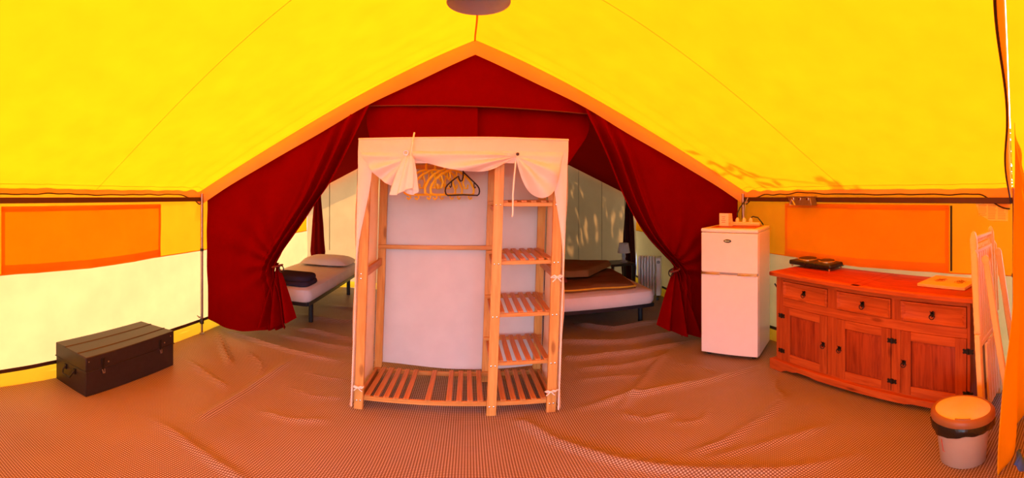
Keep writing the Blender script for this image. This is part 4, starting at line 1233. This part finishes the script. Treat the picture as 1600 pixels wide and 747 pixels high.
# ================================================================ front wall, its door opening narrowed to cut the daylight
fwl = thing('wall_front', 'orange canvas front wall around the open tent door', 'wall', (0, .2, 0), kind='structure')
def wing(s, y_of, x0):
    def fn(u, v):
        x = lerp(x0, 2.60, u)
        z = lerp(-.01, min(1.92, roof_z(x) - .05), v)
        return (s * x, y_of(x) + .012 * math.sin(u * 15 + s) * (1 - .5 * v) + .008 * nz(u * 6, v * 5, s), z)
    return MB().grid(fn, 60, 30)
part('canvas_panel', wing(-1, lambda x: .33, 1.0), 'wall_canvas', fwl, fix=False)
part('canvas_panel', wing(1, lambda x: .135 * x - .005, .65), 'wall_canvas', fwl, fix=False)  # reaches inward along the frame edge to keep daylight off the right corner
part('gable_panel', MB().grid(lambda u, v: (lerp(-2.0, 2.0, u), min(.33, .138 * abs(lerp(-2.0, 2.0, u)) + .002), lerp(min(1.90, roof_z(lerp(-2., 2., u)) - .06), roof_z(lerp(-2.0, 2.0, u)) - .01, v)), 40, 10), 'wall_canvas', fwl, fix=False)
t = thing('door_canvas', 'orange door canvas hanging in folds at the edge beside the folded chair', 'door curtain', (2.25, .36, 0))
inner = [(0, 1.86, 1.84), (.2, 1.88, 1.50), (.42, 1.91, 1.00), (.54, 1.86, .80), (.75, 1.64, .45), (1.0, 1.56, .01)]
def fn(u, v):
    ex, ez = smooth_poly(inner, v)
    x = lerp(ex, 2.56, u)
    return (x, .365 + .020 * math.sin(u * 13 + 2 * v) * (.4 + .6 * v) - .03 * (1 - u) + .012 * nz(u * 4, v * 4, 2), min(ez, roof_z(x) - .04))
part('drape', MB().grid(fn, 50, 60), 'door_cloth', t, fix=False, solid=.003)
sm = MB().grid(lambda u, v: (1.43 + .17 * u + .012 * math.sin(v * 9), .262 - .012 * math.sin(u * 6) - .05 * (1 - u) * (1 - v), .15 + .05 * v + .03 * math.sin(u * 5)), 16, 10)
single('blue_strap', sm, 'blue_cloth', (1.5, .25, .15), 'blue strap at the foot of the front door canvas near the waste bin', 'strap', fix=False, solid=.008)

# ================================================================ tree behind the tent (its crown dapples the rear wall)
tr = thing('shade_tree', 'leafy tree standing behind the tent', 'tree', (1.6, 9.2, -.05))
part('trunk', MB().tube([(1.6, 9.2, -.05), (1.55, 9.1, 1.5), (1.45, 8.7, 3.0), (1.35, 8.1, 4.2), (1.2, 7.6, 5.2)], [.16, .14, .12, .09, .05], 10), 'bark', tr)
for a, b in (((1.35, 8.1, 4.2), (2.2, 7.4, 4.9)), ((1.45, 8.7, 3.0), (.6, 7.9, 4.4)), ((1.35, 8.1, 4.2), (.9, 7.0, 4.6)), ((1.5, 8.8, 2.9), (2.6, 7.9, 4.0))):
    m_ = tuple((p + q) / 2 + random.uniform(-.1, .1) for p, q in zip(a, b))
    part('branch', MB().tube([a, m_, b], [.06, .045, .02], 8), 'bark', tr)
rng = np.random.RandomState(4)
lv = MB()
cl = [(rng.uniform(.0, 3.2), rng.uniform(6.4, 8.8), rng.uniform(3.2, 5.6)) for _ in range(235)]
leafq = [(-.5, 0, 0), (0, -.24, .03), (.5, 0, 0), (0, .24, .03)]
for c in cl:
    for k in range(16):
        p = Vector(c) + Vector(rng.normal(0, .16, 3))
        rot = Matrix.Rotation(rng.uniform(0, 6.28), 3, 'Z') @ Matrix.Rotation(rng.uniform(-.9, .9), 3, 'X')
        s_ = rng.uniform(.12, .19)
        lv.add([p + rot @ (Vector(q) * s_) for q in leafq], [(0, 1, 2, 3)])
part('branch', MB().tube([(1.2, 7.6, 5.2), (1.2, 6.4, 6.3), (1.25, 5.2, 7.0), (1.35, 4.5, 7.3), (1.55, 3.7, 7.2)], [.04, .03, .02, .012, .006], 6), 'bark', tr)
for c, n_, sd_ in (((1.30, 4.55, 7.3), 10, .10), ((1.12, 4.75, 7.3), 6, .10), ((1.55, 3.70, 7.2), 9, .07), ((1.2, 6.0, 6.6), 30, .3)):
    for k in range(n_):
        p = Vector(c) + Vector(rng.normal(0, sd_, 3))
        rot = Matrix.Rotation(rng.uniform(0, 6.28), 3, 'Z') @ Matrix.Rotation(rng.uniform(-.6, .6), 3, 'X')
        lv.add([p + rot @ (Vector(q) * .17) for q in leafq], [(0, 1, 2, 3)])
fo = part('foliage', lv, 'leaf', tr, fix=False)
fo['kind'] = 'stuff'

# out-of-view hedgerow added to keep sky light off the right bedroom wall
hdg = thing('added_hedge', 'unseen green hedgerow added behind the tent to shade the bedroom wall', 'added_hedge', (2.2, 6.75, -.05))
for x in (.8, 1.7, 2.5): part('stem', MB().tube([(x, 6.75, -.05), (x + .04, 6.74, 1.9)], .03, 6), 'bark', hdg)
hv = MB()
for k in range(9000):
    p = Vector((rng.uniform(.2, 2.75), rng.normal(6.85, .15), rng.uniform(0, 2.25)))
    rot = Matrix.Rotation(rng.uniform(0, 6.28), 3, 'Z') @ Matrix.Rotation(rng.uniform(-1.3, 1.3), 3, 'X')
    s_ = rng.uniform(.10, .17)
    hv.add([p + rot @ (Vector(q) * s_) for q in leafq], [(0, 1, 2, 3)])
part('foliage', hv, 'leaf', hdg, fix=False)['kind'] = 'stuff'
hd2 = thing('added_hedge', 'unseen green hedgerow added along the right side of the tent to dim the wall', 'added_hedge', (4.0, 3.6, -.05))
for k in range(6): part('stem', MB().tube([(4.0, 1.0 + k * .9, -.05), (4.02, 1.05 + k * .9, 1.9)], .03, 6), 'bark', hd2)
hv = MB()  # unseen leaves added to dim the right wall and bedroom
for k in range(12000):
    p = Vector((rng.normal(4.0, .18), rng.uniform(.2, 6.0), rng.uniform(0, 2.1)))
    if p.y > 3.2: p = Vector((max(2.9, p.x - .75), p.y, p.z * 1.15))
    rot = Matrix.Rotation(rng.uniform(0, 6.28), 3, 'Z') @ Matrix.Rotation(rng.uniform(-1.3, 1.3), 3, 'X')
    s_ = rng.uniform(.10, .17)
    hv.add([p + rot @ (Vector(q) * s_) for q in leafq], [(0, 1, 2, 3)])
part('foliage', hv, 'leaf', hd2, fix=False)['kind'] = 'stuff'
